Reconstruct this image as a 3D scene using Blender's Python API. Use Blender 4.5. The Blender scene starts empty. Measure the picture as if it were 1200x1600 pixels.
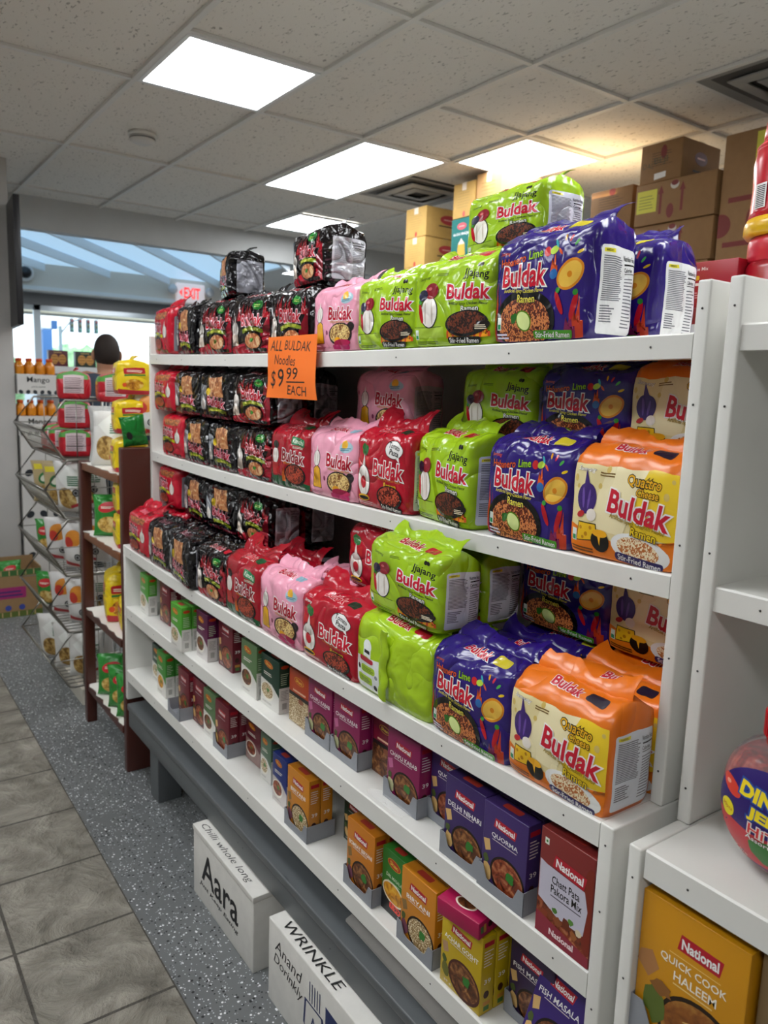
import bpy, bmesh, math, random
from mathutils import Vector, Matrix, noise
random.seed(7)
S = bpy.context.scene
COL = S.collection
PI = math.pi
# ------------------------------------------------------------------ camera
CZ = 1.485                                   # camera height above the floor
yaw, pit, rol = 0.622121089, -0.157357193, 0.0338610724
fw = Vector((math.sin(yaw)*math.cos(pit), math.cos(yaw)*math.cos(pit), math.sin(pit)))
r0 = Vector((math.cos(yaw), -math.sin(yaw), 0)); u0 = r0.cross(fw)
r1 = r0*math.cos(rol) + u0*math.sin(rol); u1 = -r0*math.sin(rol) + u0*math.cos(rol)
cam = bpy.data.cameras.new('camera'); co = bpy.data.objects.new('camera', cam); COL.objects.link(co)
M = Matrix((r1, u1, -fw)).transposed().to_4x4(); M.translation = (0, 0, CZ); co.matrix_world = M
cam.sensor_fit = 'VERTICAL'; cam.sensor_height = 36; cam.lens = 1205.85/1600*36
cam.clip_start = 0.02; cam.clip_end = 300
cam.dof.use_dof = True; cam.dof.focus_distance = 1.35; cam.dof.aperture_fstop = 6.5
S.camera = co
# ------------------------------------------------------------------ light and exposure
S.view_settings.view_transform = 'Standard'; S.view_settings.look = 'None'
S.view_settings.gamma = 1; S.view_settings.use_curve_mapping = False
S.view_settings.exposure = 1.5
PANEL = 4.6                                  # radiance of the ceiling light panels
w = bpy.data.worlds.new('sky'); S.world = w; w.use_nodes = True
bg = w.node_tree.nodes['Background']; bg.inputs[0].default_value = (0.80, 0.92, 1.0, 1); bg.inputs[1].default_value = 1.0

# ------------------------------------------------------------------ materials
def lin(c):
    if isinstance(c, str):
        c = c.lstrip('#'); c = [int(c[i:i+2], 16)/255 for i in (0, 2, 4)]
    return tuple((x/12.92 if x <= 0.04045 else ((x+0.055)/1.055)**2.4) for x in c) + (1,)
MATS = {}
def newmat(name):
    m = bpy.data.materials.new(name); m.use_nodes = True
    return m, m.node_tree.nodes, m.node_tree.links, m.node_tree.nodes['Principled BSDF']
def mat(c, rough=0.5, spec=0.5, metal=0.0, kind='', name=None):
    """plain colour with optional procedural finish: foil / soft / card / grime"""
    key = (c, rough, spec, metal, kind)
    if key in MATS: return MATS[key]
    m, n, l, p = newmat(name or (kind or 'paint')+'_'+str(c).strip('#'))
    p.inputs['Base Color'].default_value = lin(c); p.inputs['Roughness'].default_value = rough
    p.inputs['Specular IOR Level'].default_value = spec; p.inputs['Metallic'].default_value = metal
    if kind in ('foil', 'foil2', 'soft'):
        tc = n.new('ShaderNodeTexCoord'); oi = n.new('ShaderNodeObjectInfo')
        ad = n.new('ShaderNodeVectorMath'); ad.operation = 'ADD'
        cb = n.new('ShaderNodeCombineXYZ'); l.new(oi.outputs['Random'], cb.inputs[0]); l.new(oi.outputs['Random'], cb.inputs[2])
        sc = n.new('ShaderNodeVectorMath'); sc.operation = 'MULTIPLY'; sc.inputs[1].default_value = (9, 9, 9)
        l.new(cb.outputs[0], sc.inputs[0]); l.new(tc.outputs['Object'], ad.inputs[0]); l.new(sc.outputs[0], ad.inputs[1])
        nz = n.new('ShaderNodeTexNoise'); nz.inputs['Scale'].default_value = {'foil': 9, 'foil2': 13, 'soft': 6}[kind]
        nz.inputs['Detail'].default_value = 1.2; nz.inputs['Distortion'].default_value = 1.0
        l.new(ad.outputs[0], nz.inputs['Vector'])
        # sharp creases along noise contours plus a fine crumple
        sb = n.new('ShaderNodeMath'); sb.operation = 'SUBTRACT'; sb.inputs[1].default_value = 0.5
        ab = n.new('ShaderNodeMath'); ab.operation = 'ABSOLUTE'; pw = n.new('ShaderNodeMath'); pw.operation = 'POWER'; pw.inputs[1].default_value = .7
        l.new(nz.outputs['Fac'], sb.inputs[0]); l.new(sb.outputs[0], ab.inputs[0]); l.new(ab.outputs[0], pw.inputs[0])
        n2 = n.new('ShaderNodeTexNoise'); n2.inputs['Scale'].default_value = {'foil': 34, 'foil2': 36, 'soft': 26}[kind]; n2.inputs['Detail'].default_value = 1; n2.inputs['Distortion'].default_value = .8
        l.new(ad.outputs[0], n2.inputs['Vector'])
        mx = n.new('ShaderNodeMath'); mx.operation = 'MULTIPLY_ADD'; mx.inputs[1].default_value = {'foil': .22, 'foil2': .28, 'soft': .1}[kind]
        l.new(n2.outputs['Fac'], mx.inputs[0]); l.new(pw.outputs[0], mx.inputs[2])
        b = n.new('ShaderNodeBump'); b.inputs['Strength'].default_value = {'foil': .55, 'foil2': .85, 'soft': .3}[kind]
        b.inputs['Distance'].default_value = {'foil': .03, 'foil2': .055, 'soft': .02}[kind]
        l.new(mx.outputs[0], b.inputs['Height']); l.new(b.outputs[0], p.inputs['Normal'])
    if kind in ('card', 'grime'):
        tc = n.new('ShaderNodeTexCoord'); nz = n.new('ShaderNodeTexNoise'); nz.inputs['Scale'].default_value = 30 if kind == 'card' else 6
        nz.inputs['Detail'].default_value = 6; l.new(tc.outputs['Object'], nz.inputs['Vector'])
        rp = n.new('ShaderNodeMapRange'); rp.inputs[3].default_value = .88; rp.inputs[4].default_value = 1.08
        l.new(nz.outputs['Fac'], rp.inputs[0])
        mm = n.new('ShaderNodeMix'); mm.data_type = 'RGBA'; mm.blend_type = 'MULTIPLY'; mm.inputs[0].default_value = 1
        mm.inputs[6].default_value = lin(c); l.new(rp.outputs[0], mm.inputs[7]); l.new(mm.outputs[2], p.inputs['Base Color'])
    MATS[key] = m; return m
def food(c1, c2, c3, scale=60, kind='food', rough=.35):
    """mottled food picture: noodles (wave) or stew (voronoi)"""
    key = ('food', c1, c2, c3, scale, kind)
    if key in MATS: return MATS[key]
    m, n, l, p = newmat(kind+'_print'); p.inputs['Roughness'].default_value = rough
    tc = n.new('ShaderNodeTexCoord')
    if kind == 'noodle':
        t = n.new('ShaderNodeTexWave'); t.inputs['Scale'].default_value = scale; t.inputs['Distortion'].default_value = 9
        t.inputs['Detail'].default_value = 2; t.inputs['Detail Scale'].default_value = 2.2
    else:
        t = n.new('ShaderNodeTexNoise'); t.inputs['Scale'].default_value = scale; t.inputs['Detail'].default_value = 3; t.inputs['Distortion'].default_value = .8
    l.new(tc.outputs['Object'], t.inputs['Vector'])
    r = n.new('ShaderNodeValToRGB'); e = r.color_ramp.elements
    e[0].position = .3; e[0].color = lin(c1); e[1].position = .72; e[1].color = lin(c3)
    x = r.color_ramp.elements.new(.5); x.color = lin(c2)
    l.new(t.outputs['Fac'], r.inputs[0]); l.new(r.outputs[0], p.inputs['Base Color'])
    MATS[key] = m; return m
def emit(c, s, name):
    m, n, l, p = newmat(name); p.inputs['Base Color'].default_value = lin(c)
    p.inputs['Emission Color'].default_value = lin(c); p.inputs['Emission Strength'].default_value = s
    return m
# ------------------------------------------------------------------ object helpers
def tag(o, label=None, cat=None, group=None, kind=None):
    if label: o['label'] = label
    if cat: o['category'] = cat
    if group: o['group'] = group
    if kind: o['kind'] = kind
    return o
def empty(name, loc=(0, 0, 0), rz=0):
    o = bpy.data.objects.new(name, None); COL.objects.link(o); o.location = loc; o.rotation_euler.z = rz
    o.empty_display_size = .05
    return o
class MB:
    """collects shapes into one mesh with several materials"""
    def __init__(s): s.v = []; s.f = []; s.m = []; s.mats = []; s.sm = []
    def mi(s, m):
        if m not in s.mats: s.mats.append(m)
        return s.mats.index(m)
    def add(s, v, f, m, smooth=False, T=None):
        k = len(s.v); i = s.mi(m)
        for q in v: s.v.append(tuple(T @ Vector(q)) if T else tuple(q))
        for q in f: s.f.append([k+j for j in q]); s.m.append(i); s.sm.append(smooth)
        return s
    def box(s, a, b, m, bev=0.0, T=None):
        x0, y0, z0 = a; x1, y1, z1 = b
        if bev <= 0:
            v = [(x, y, z) for x in (x0, x1) for y in (y0, y1) for z in (z0, z1)]
            f = [(0, 1, 3, 2), (4, 6, 7, 5), (0, 4, 5, 1), (2, 3, 7, 6), (0, 2, 6, 4), (1, 5, 7, 3)]
            return s.add(v, f, m, False, T)
        bm = bmesh.new(); bmesh.ops.create_cube(bm, size=1)
        for q in bm.verts: q.co = Vector(((x0+x1)/2+q.co.x*(x1-x0), (y0+y1)/2+q.co.y*(y1-y0), (z0+z1)/2+q.co.z*(z1-z0)))
        bmesh.ops.bevel(bm, geom=bm.edges[:], offset=bev, segments=2, affect='EDGES', profile=.6)
        return s.bm(bm, m, True, T)
    def bm(s, bm, m, smooth=False, T=None):
        bm.verts.index_update(); v = [q.co.copy() for q in bm.verts]; f = [[q.index for q in p.verts] for p in bm.faces]
        bm.free(); return s.add(v, f, m, smooth, T)
    def tube(s, pts, r, m, n=6, T=None):
        pts = [Vector(p) for p in pts]; v = []; f = []
        for i, p in enumerate(pts):
            d = (pts[min(i+1, len(pts)-1)] - pts[max(i-1, 0)]).normalized()
            a = d.cross(Vector((0, 0, 1)) if abs(d.z) < .9 else Vector((1, 0, 0))).normalized(); b = d.cross(a)
            for k in range(n):
                t = 2*PI*k/n; v.append(p + (a*math.cos(t)+b*math.sin(t))*r)
        for i in range(len(pts)-1):
            for k in range(n): f.append((i*n+k, i*n+(k+1) % n, (i+1)*n+(k+1) % n, (i+1)*n+k))
        f.append(list(range(n))[::-1]); f.append([(len(pts)-1)*n+k for k in range(n)])
        return s.add(v, f, m, True, T)
    def lathe(s, prof, m, n=32, T=None, smooth=True):
        v = []; f = []
        for r, z in prof:
            for k in range(n): t = 2*PI*k/n; v.append((r*math.cos(t), r*math.sin(t), z))
        for i in range(len(prof)-1):
            for k in range(n): f.append((i*n+k, i*n+(k+1) % n, (i+1)*n+(k+1) % n, (i+1)*n+k))
        f.append(list(range(n))[::-1]); f.append([(len(prof)-1)*n+k for k in range(n)])
        return s.add(v, f, m, smooth, T)
    def mesh(s, name):
        me = bpy.data.meshes.new(name); me.from_pydata(s.v, [], s.f)
        for m in s.mats: me.materials.append(m)
        me.polygons.foreach_set('material_index', s.m); me.polygons.foreach_set('use_smooth', s.sm)
        me.update(); return me
    def build(s, name, parent=None, loc=(0, 0, 0), rz=0):
        o = bpy.data.objects.new(name, s.mesh(name)); COL.objects.link(o)
        o.location = loc; o.rotation_euler.z = rz
        if parent: o.parent = parent
        return o
def struct(o): o['kind'] = 'structure'; return o
def copy_tree(o, parent=None):
    c = o.copy(); COL.objects.link(c)
    if parent: c.parent = parent
    for ch in list(o.children): copy_tree(ch, c)
    return c
# ------------------------------------------------------------------ flat artwork (prints on packaging)
TXT = {}
def glyphs(s, off=0.0, shear=0.0):
    k = (s, round(off, 4), shear)
    if k in TXT: return TXT[k]
    c = bpy.data.curves.new('t', 'FONT'); c.body = s; c.size = 1; c.resolution_u = 2; c.offset = off; c.shear = shear
    c.fill_mode = 'FRONT'; o = bpy.data.objects.new('t', c); COL.objects.link(o)
    dg = bpy.context.evaluated_depsgraph_get(); me = bpy.data.meshes.new_from_object(o.evaluated_get(dg))
    v = [(q.co.x, q.co.y) for q in me.vertices]; f = [tuple(p.vertices) for p in me.polygons]
    bpy.data.objects.remove(o); bpy.data.curves.remove(c); bpy.data.meshes.remove(me)
    TXT[k] = (v, f); return TXT[k]
class Art:
    """coordinates: x 0..W left to right, y 0..1 bottom to top (units of the face height)"""
    def __init__(s, W): s.W = W; s.it = []
    def put(s, v, f, m):
        xs = [q[0] for q in v]; ys = [q[1] for q in v]; bb = (min(xs), min(ys), max(xs), max(ys))
        lv = 1 + max([i[4] for i in s.it if not (i[3][0] >= bb[2] or i[3][2] <= bb[0] or i[3][1] >= bb[3] or i[3][3] <= bb[1])], default=0)
        s.it.append((v, f, m, bb, lv)); return s
    def poly(s, pts, m):                     # star-shaped or convex outline
        cx = sum(p[0] for p in pts)/len(pts); cy = sum(p[1] for p in pts)/len(pts); n = len(pts)
        return s.put([(cx, cy)]+list(pts), [(0, i+1, (i+1) % n+1) for i in range(n)], m)
    def rect(s, x0, y0, x1, y1, m): return s.put([(x0, y0), (x1, y0), (x1, y1), (x0, y1)], [(0, 1, 2, 3)], m)
    def rrect(s, x0, y0, x1, y1, m, r=.03, rot=0):
        p = []; cx, cy = (x0+x1)/2, (y0+y1)/2
        for (X, Y, a) in ((x1-r, y1-r, 0), (x0+r, y1-r, 90), (x0+r, y0+r, 180), (x1-r, y0+r, 270)):
            for k in (0, 45, 90): t = math.radians(a+k); p.append((X+r*math.cos(t), Y+r*math.sin(t)))
        c_, s_ = math.cos(math.radians(rot)), math.sin(math.radians(rot))
        return s.poly([(cx+(a-cx)*c_-(b-cy)*s_, cy+(a-cx)*s_+(b-cy)*c_) for a, b in p], m)
    def ell(s, cx, cy, rx, ry, m, rot=0, n=28, jag=0):
        c_, s_ = math.cos(math.radians(rot)), math.sin(math.radians(rot)); p = []
        for k in range(n):
            t = 2*PI*k/n; q = 1+jag*(random.random()-.5); a, b = rx*q*math.cos(t), ry*q*math.sin(t); p.append((cx+a*c_-b*s_, cy+a*s_+b*c_))
        return s.poly(p, m)
    def flame(s, cx, y0, w, h, m):
        return s.poly([(cx-w/2, y0), (cx+w/2, y0), (cx+w*.42, y0+h*.4), (cx+w*.25, y0+h*.3), (cx+w*.08, y0+h), (cx-w*.12, y0+h*.45), (cx-w*.3, y0+h*.75), (cx-w*.45, y0+h*.3)], m)
    def text(s, t, cx, cy, w, h, m, out=None, rot=0, bold=.012, ow=.06, shear=0):
        if t not in ('Buldak', 'National', 'DINO', 'JELLY', 'EXIT'): bold = min(bold, .014)
        v0, f0 = glyphs(t, bold, shear)
        if not v0: return s
        xs = [q[0] for q in v0]; ys = [q[1] for q in v0]; X0, X1, Y0, Y1 = min(xs), max(xs), min(ys), max(ys)
        sx, sy = w/(X1-X0), h/(Y1-Y0); mx, my = (X0+X1)/2, (Y0+Y1)/2
        c_, s_ = math.cos(math.radians(rot)), math.sin(math.radians(rot))
        def tr(v): return [(cx+(a-mx)*sx*c_-(b-my)*sy*s_, cy+(a-mx)*sx*s_+(b-my)*sy*c_) for a, b in v]
        if out:
            v1, f1 = glyphs(t, bold+ow, shear); s.put(tr(v1), f1, out)
        return s.put(tr(v0), f0, m)
    def lines(s, x0, y0, x1, y1, n, m, th=.35, ragged=.25):
        st = (y1-y0)/n; v = []; f = []
        for i in range(n):
            e = x1-(x1-x0)*ragged*random.random(); y = y0+i*st; k = len(v)
            v += [(x0, y), (e, y), (e, y+st*th), (x0, y+st*th)]; f.append((k, k+1, k+2, k+3))
        return s.put(v, f, m)
    def to_mesh(s, mb, fn, nx=0, ny=0, smooth=False, eps=.00022):
        """fn(u,v,offset)->point. nx,ny: grid of the curved face to slice along (0 = flat face)"""
        groups = {}
        for v, f, m, bb, lv in s.it: groups.setdefault((lv, m), []).append((v, f))
        for (lv, m), L in sorted(groups.items(), key=lambda q: q[0][0]):
            bm = bmesh.new()
            for v, f in L:
                vs = [bm.verts.new((a/s.W, b, 0)) for a, b in v]
                for q in f:
                    try: bm.faces.new([vs[i] for i in q])
                    except ValueError: pass
            def cut(c, nrm, clear=False):
                bmesh.ops.bisect_plane(bm, geom=bm.verts[:]+bm.edges[:]+bm.faces[:], plane_co=c, plane_no=nrm, clear_outer=clear, dist=1e-6)
            us = [q.co.x for q in bm.verts]; vv = [q.co.y for q in bm.verts]
            if not us: bm.free(); continue
            if min(us) < 0: cut((0, 0, 0), (-1, 0, 0), True)
            if max(us) > 1: cut((1, 0, 0), (1, 0, 0), True)
            if min(vv) < 0: cut((0, 0, 0), (0, -1, 0), True)
            if max(vv) > 1: cut((0, 1, 0), (0, 1, 0), True)
            if nx:
                for i in range(1, nx):
                    if min(us) < i/nx < max(us): cut((i/nx, 0, 0), (1, 0, 0))
                for j in range(1, ny):
                    if min(vv) < j/ny < max(vv): cut((0, j/ny, 0), (0, 1, 0))
                lo = min(us)*nx-max(vv)*ny; hi = max(us)*nx-min(vv)*ny
                for k in range(-ny+1, nx):
                    if lo < k < hi: cut((k/nx, 0, 0), (1/ny, -1/nx, 0))
            bm.verts.index_update()
            V = [fn(q.co.x, q.co.y, lv*eps) for q in bm.verts]; F = [[q.index for q in p.verts] for p in bm.faces]
            bm.free(); mb.add(V, F, m, smooth)
        return mb
# ------------------------------------------------------------------ soft noodle packs
PW, PD, PH = .200, .106, .148
def pack_surface(w, d, h, seed, amp, flat_top=.10):
    off = Vector((seed*7.31, seed*3.17, seed*1.71))
    def P(a, b, c):
        k = .13
        x = a*(1-k*(b**8+c**8)/2)*d/2; y = b*(1-.06*(a**8+c**8)/2)*w/2; z = (c*(1-.05*(a**8+b**8)/2)+1)*h/2*(1-flat_top)
        x += a*.007*(1-b*b)*(1-c*c); y += b*.005*(1-a*a)*(1-c*c)
        tt = max(0, c)
        z += h*flat_top*tt**5*(1-abs(a)**1.7)
        # slump of the loose film near the top edge
        q = Vector((x, y, z)); ff = (.35+.9*tt**2)*amp*min(1, (c+1)*2.2)
        n1 = noise.noise_vector(q*26+off); n2 = noise.noise_vector(q*58+off)
        q += (n1*.0042+n2*.0016)*ff
        q.z = max(q.z, 0)
        return q
    return P
def soft_body(mb, P, m, art_f=None, art_s=None, art_t=None, NX=9, NY=18, NZ=13):
    idx = {}
    def grid(fn, n, mm):
        return [[fn(i/n, j/mm) for j in range(mm+1)] for i in range(n+1)]
    faces = {'front': (grid(lambda u, v: P(-1, 1-2*u, 2*v-1), NY, NZ), NY, NZ, art_f),
             'side': (grid(lambda u, v: P(2*u-1, -1, 2*v-1), NX, NZ), NX, NZ, art_s),
             'top': (grid(lambda u, v: P(2*v-1, 1-2*u, 1), NY, NX), NY, NX, art_t),
             'back': (grid(lambda u, v: P(1, 2*u-1, 2*v-1), NY, NZ), NY, NZ, None),
             'far': (grid(lambda u, v: P(1-2*u, 1, 2*v-1), NX, NZ), NX, NZ, None),
             'bottom': (grid(lambda u, v: P(2*v-1, 2*u-1, -1), NY, NX), NY, NX, None)}
    V = []; F = []
    def vid(q):
        k = (round(q.x, 5), round(q.y, 5), round(q.z, 5))
        if k not in idx: idx[k] = len(V); V.append(tuple(q))
        return idx[k]
    for g, n, mm, art in faces.values():
        for i in range(n):
            for j in range(mm):
                a, b, c, e = (vid(g[i][j]), vid(g[i+1][j]), vid(g[i+1][j+1]), vid(g[i][j+1]))
                if len({a, b, c}) == 3: F.append((a, b, c))
                if len({a, c, e}) == 3: F.append((a, c, e))
    mb.add(V, F, m, True)
    for g, n, mm, art in faces.values():
        if not art: continue
        def fn(u, v, off, g=g, n=n, mm=mm):
            x = min(max(u*n, 0), n-1e-7); y = min(max(v*mm, 0), mm-1e-7); i, j = int(x), int(y); s, t = x-i, y-j
            A, B, C, E = g[i][j], g[i+1][j], g[i+1][j+1], g[i][j+1]
            if s >= t: p = A+(B-A)*s+(C-B)*t; nn = (B-A).cross(C-A)
            else: p = A+(E-A)*t+(C-E)*s; nn = (C-A).cross(E-A)
            return p+nn.normalized()*off
        art.to_mesh(mb, fn, n, mm, True)
    return mb
def flap_mesh(m, w, h, seed, lean=.5, ht=.026):
    """crimped seal strip that stands along the top of a pack"""
    mb = MB(); V = []; F = []; n, k = 22, 4; rnd = random.Random(seed)
    ph = [rnd.random()*6 for _ in range(3)]
    for i in range(n+1):
        u = i/n; y = (u-.5)*w*.94
        e = 1+.45*abs(2*u-1)**3+.25*math.sin(u*9+ph[0])
        for j in range(k+1):
            t = j/k
            V.append((lean*ht*e*t*t*1.2+.006*math.sin(u*13+ph[1])*t, y*(1-.05*t), h*.965+ht*e*(t-.35*lean*t*t)+.0015*math.sin(u*40)*t))
    for i in range(n):
        for j in range(k): a = i*(k+1)+j; F.append((a, a+k+1, a+k+2, a+1))
    N = len(V); V += [(x+.0012, y, z) for x, y, z in V]; F += [tuple(N+q for q in f[::-1]) for f in F]
    return mb.add(V, F, m, True).mesh('seal_flap')
RED, WHT, BLK, YEL = '#c8142f', '#f2f0ee', '#0b0a0c', '#f4cf1d'
def G(c, k='foil'): return mat(c, RO.get(k, .3), .6, 0, k)
RO = {'foil': .2, 'foil2': .13, 'soft': .3}
def label_side(k='foil', base='#e9e9ea', x0=.13, head=True, W=.72):
    a = Art(W)
    a.rrect(x0*W, .05, .97*W, .84, G(base, k), .03)
    g = G('#74747c', k); d = G('#1a1a1e', k)
    if head: a.rect((x0+.05)*W, .785, (x0+.3)*W, .815, G('#e8dc3a', k)); a.text('INGREDIENTS:', (x0+.17)*W, .80, .16*W, .016, d)
    a.lines((x0+.05)*W, .36, .63*W, .77, 22, g, .5, .15)
    a.lines((x0+.05)*W, .16, .5*W, .33, 7, g, .5, .4)
    a.text('Nutrition Facts', .80*W, .76, .28*W, .045, d); a.rect(.68*W, .70, .95*W, .715, d)
    a.text('Calories', .775*W, .66, .2*W, .04, d, bold=.02); a.rect(.68*W, .62, .95*W, .627, d)
    a.lines(.68*W, .12, .95*W, .6, 15, g, .35, .3)
    return a
def buldak(a, cx, cy, w, h, k='foil', c=RED, o=WHT, rot=-3):
    return a.text('Buldak', cx, cy, w, h, G(c, k), G(o, k), rot, .03, .05)
NOOD = food('#4a1408', '#b0452a', '#d98a4e', 95, 'noodle'); NOODK = food('#170806', '#43190f', '#7a3a22', 95, 'noodle')
NOODY = food('#7a4a1c', '#cf9a4c', '#efd48e', 95, 'noodle'); NOODR = food('#3a0806', '#8e1f14', '#c8553a', 95, 'noodle')
W1 = PW/PH
def garlic(a, x, y, s, k):        # garlic bulb and chilli in the picture corner of a pack
    a.ell(x, y, .085*s, .1*s, G('#2b2622', k)); a.ell(x, y, .078*s, .093*s, G('#efe9e2', k)); a.poly([(x-.02*s, y+.08*s), (x+.02*s, y+.08*s), (x+.005*s, y+.17*s)], G('#efe9e2', k))
    a.ell(x-.035*s, y-.005*s, .008*s, .07*s, G('#c9bdb0', k)); a.ell(x+.03*s, y-.005*s, .008*s, .07*s, G('#c9bdb0', k))
def chilli(a, x, y, s, k, rot=20): a.ell(x, y, .035*s, .13*s, G('#b5121f', k), rot); a.ell(x-.05*s*math.sin(math.radians(rot)), y+.13*s, .03*s, .03*s, G('#2f8a2b', k))
def bowl(a, x, y, rx, ry, n, k, pan='#14110f'): a.ell(x, y, rx, ry, G(pan, k)); a.ell(x, y+.01, rx*.88, ry*.84, n); 
def art_green():
    k = 'foil'; a = Art(W1); d = G('#15160f', k)
    a.rect(.02, .22, .55, .235, G('#4f6a12', k)); a.rect(.0, .10, .6, .225, G('#a9c93d', k))
    a.text('Samyang', .2, .86, .2, .05, G('#4c6410', k), shear=.3); a.lines(.45, .86, .66, .9, 2, G('#586f18', k), .5)
    a.ell(1.12, .95, .03, .028, d, 30); a.ell(1.17, .95, .03, .028, d, -30)
    a.text('Jjajang', 1.1, .82, .4, .13, d, None, -5, .035)
    buldak(a, .98, .63, .68, .19, k)
    a.text('Artificial Spicy Chicken Flavor', .98, .485, .62, .045, d, None, -3); a.text('Ramen', 1.03, .425, .26, .065, G('#e8e8d8', k), d, -3, .02, .07)
    for x, h in ((.72, .2), (.82, .16), (.95, .13), (1.08, .16), (1.18, .2), (1.27, .17)): a.flame(x, .08, .16, h, G('#d9541c', k)); a.flame(x, .08, .09, h*.6, G('#f2a21c', k))
    bowl(a, .98, .25, .33, .155, NOODK, k)
    a.ell(1.22, .2, .12, .06, G('#1c1512', k), 20); a.lines(1.13, .17, 1.3, .23, 3, G('#e8dcc0', k), .5)
    a.rrect(.68, .015, 1.22, .095, d, .03, -2); a.text('Stir-Fried Ramen', .95, .055, .48, .055, G(WHT, k), None, -2)
    garlic(a, .32, .42, 2.0, k); chilli(a, .16, .42, 1.1, k, 15); a.ell(.36, .68, .13, .1, G('#8e1525', k), 5); a.ell(.33, .71, .035, .02, G('#d86a70', k)); a.ell(.2, .64, .09, .07, G('#1b1c3a', k), 5)
    a.rect(.04, .08, .11, .2, G('#dfe9e0', k)); a.rect(.05, .09, .1, .13, G('#2a8a55', k)); a.lines(.05, .02, .55, .07, 2, G('#4f6a12', k), .5)
    return a
def art_purple():
    k = 'foil'; a = Art(W1)
    for x, h in ((.03, .62), (.1, .5), (.17, .35), (1.25, .4), (1.16, .28)): a.flame(x, 0, .16, h, G('#c23a1c' if x < .1 or x > 1.2 else '#7a1a4c', k))
    a.text('Samyang', .14, .9, .17, .045, G('#d8553a', k), shear=.3)
    a.text('Habanero', .30, .81, .42, .085, G('#e0572a', k), G('#3a0d2a', k), 1, .02, .05); a.text('Lime', .655, .835, .2, .09, G('#9ecb2a', k), G('#16301a', k), 4, .02, .05)
    a.ell(.83, .83, .05, .05, G('#d1262a', k)); a.ell(.92, .84, .055, .035, G('#bfe04a', k), 30)
    a.ell(.5, .2, .47, .3, G(BLK, k)); a.ell(.5, .17, .40, .255, NOOD)
    buldak(a, .5, .64, .68, .22, k)
    a.text('Artificial Spicy Chicken Flavor', .5, .49, .62, .05, G('#e8d84a', k), None, -3); a.text('Ramen', .55, .415, .27, .075, G('#f0e050', k), G('#1c1030', k), -3, .02, .05)
    a.ell(.52, .2, .12, .095, G('#5d8a1f', k), -35); a.ell(.52, .2, .105, .08, G('#dceb9a', k), -35); a.ell(.37, .23, .05, .05, G('#2f6a24', k), 0, 10, .5)
    a.rrect(.66, .01, 1.2, .09, G('#4d9a2c', k), .02, -2); a.text('Stir-Fried Ramen', .93, .05, .48, .055, G(WHT, k), None, -2)
    a.ell(1.13, .6, .17, .13, G('#e08a1c', k), 35); a.ell(1.13, .6, .145, .105, G('#f0c04c', k), 35); a.ell(1.13, .6, .03, .03, G('#e08a1c', k)); chilli(a, 1.02, .34, .9, k, 25); chilli(a, 1.2, .3, 1.0, k, -15)
    for x, y, c, r in ((.95, .9, '#3fb0c0', 20), (1.05, .95, '#e8a01c', 5), (1.13, .93, '#d8364a', -20), (1.2, .88, '#4fae4a', -40), (1.0, .82, '#e0572a', 40), (1.24, .8, '#e8c01c', -60)): a.ell(x, y, .014, .04, G(c, k), r)
    a.flame(.93, .62, .1, .2, G('#d9541c', k)); a.ell(.93, .62, .05, .05, G('#2a6ab0', k))
    a.rect(.07, .12, .14, .25, G('#dfe9e0', k)); a.rect(.08, .13, .13, .18, G('#2a8a55', k)); a.lines(.06, .03, .3, .1, 2, G('#d8d4e8', k), .5)
    return a
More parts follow.
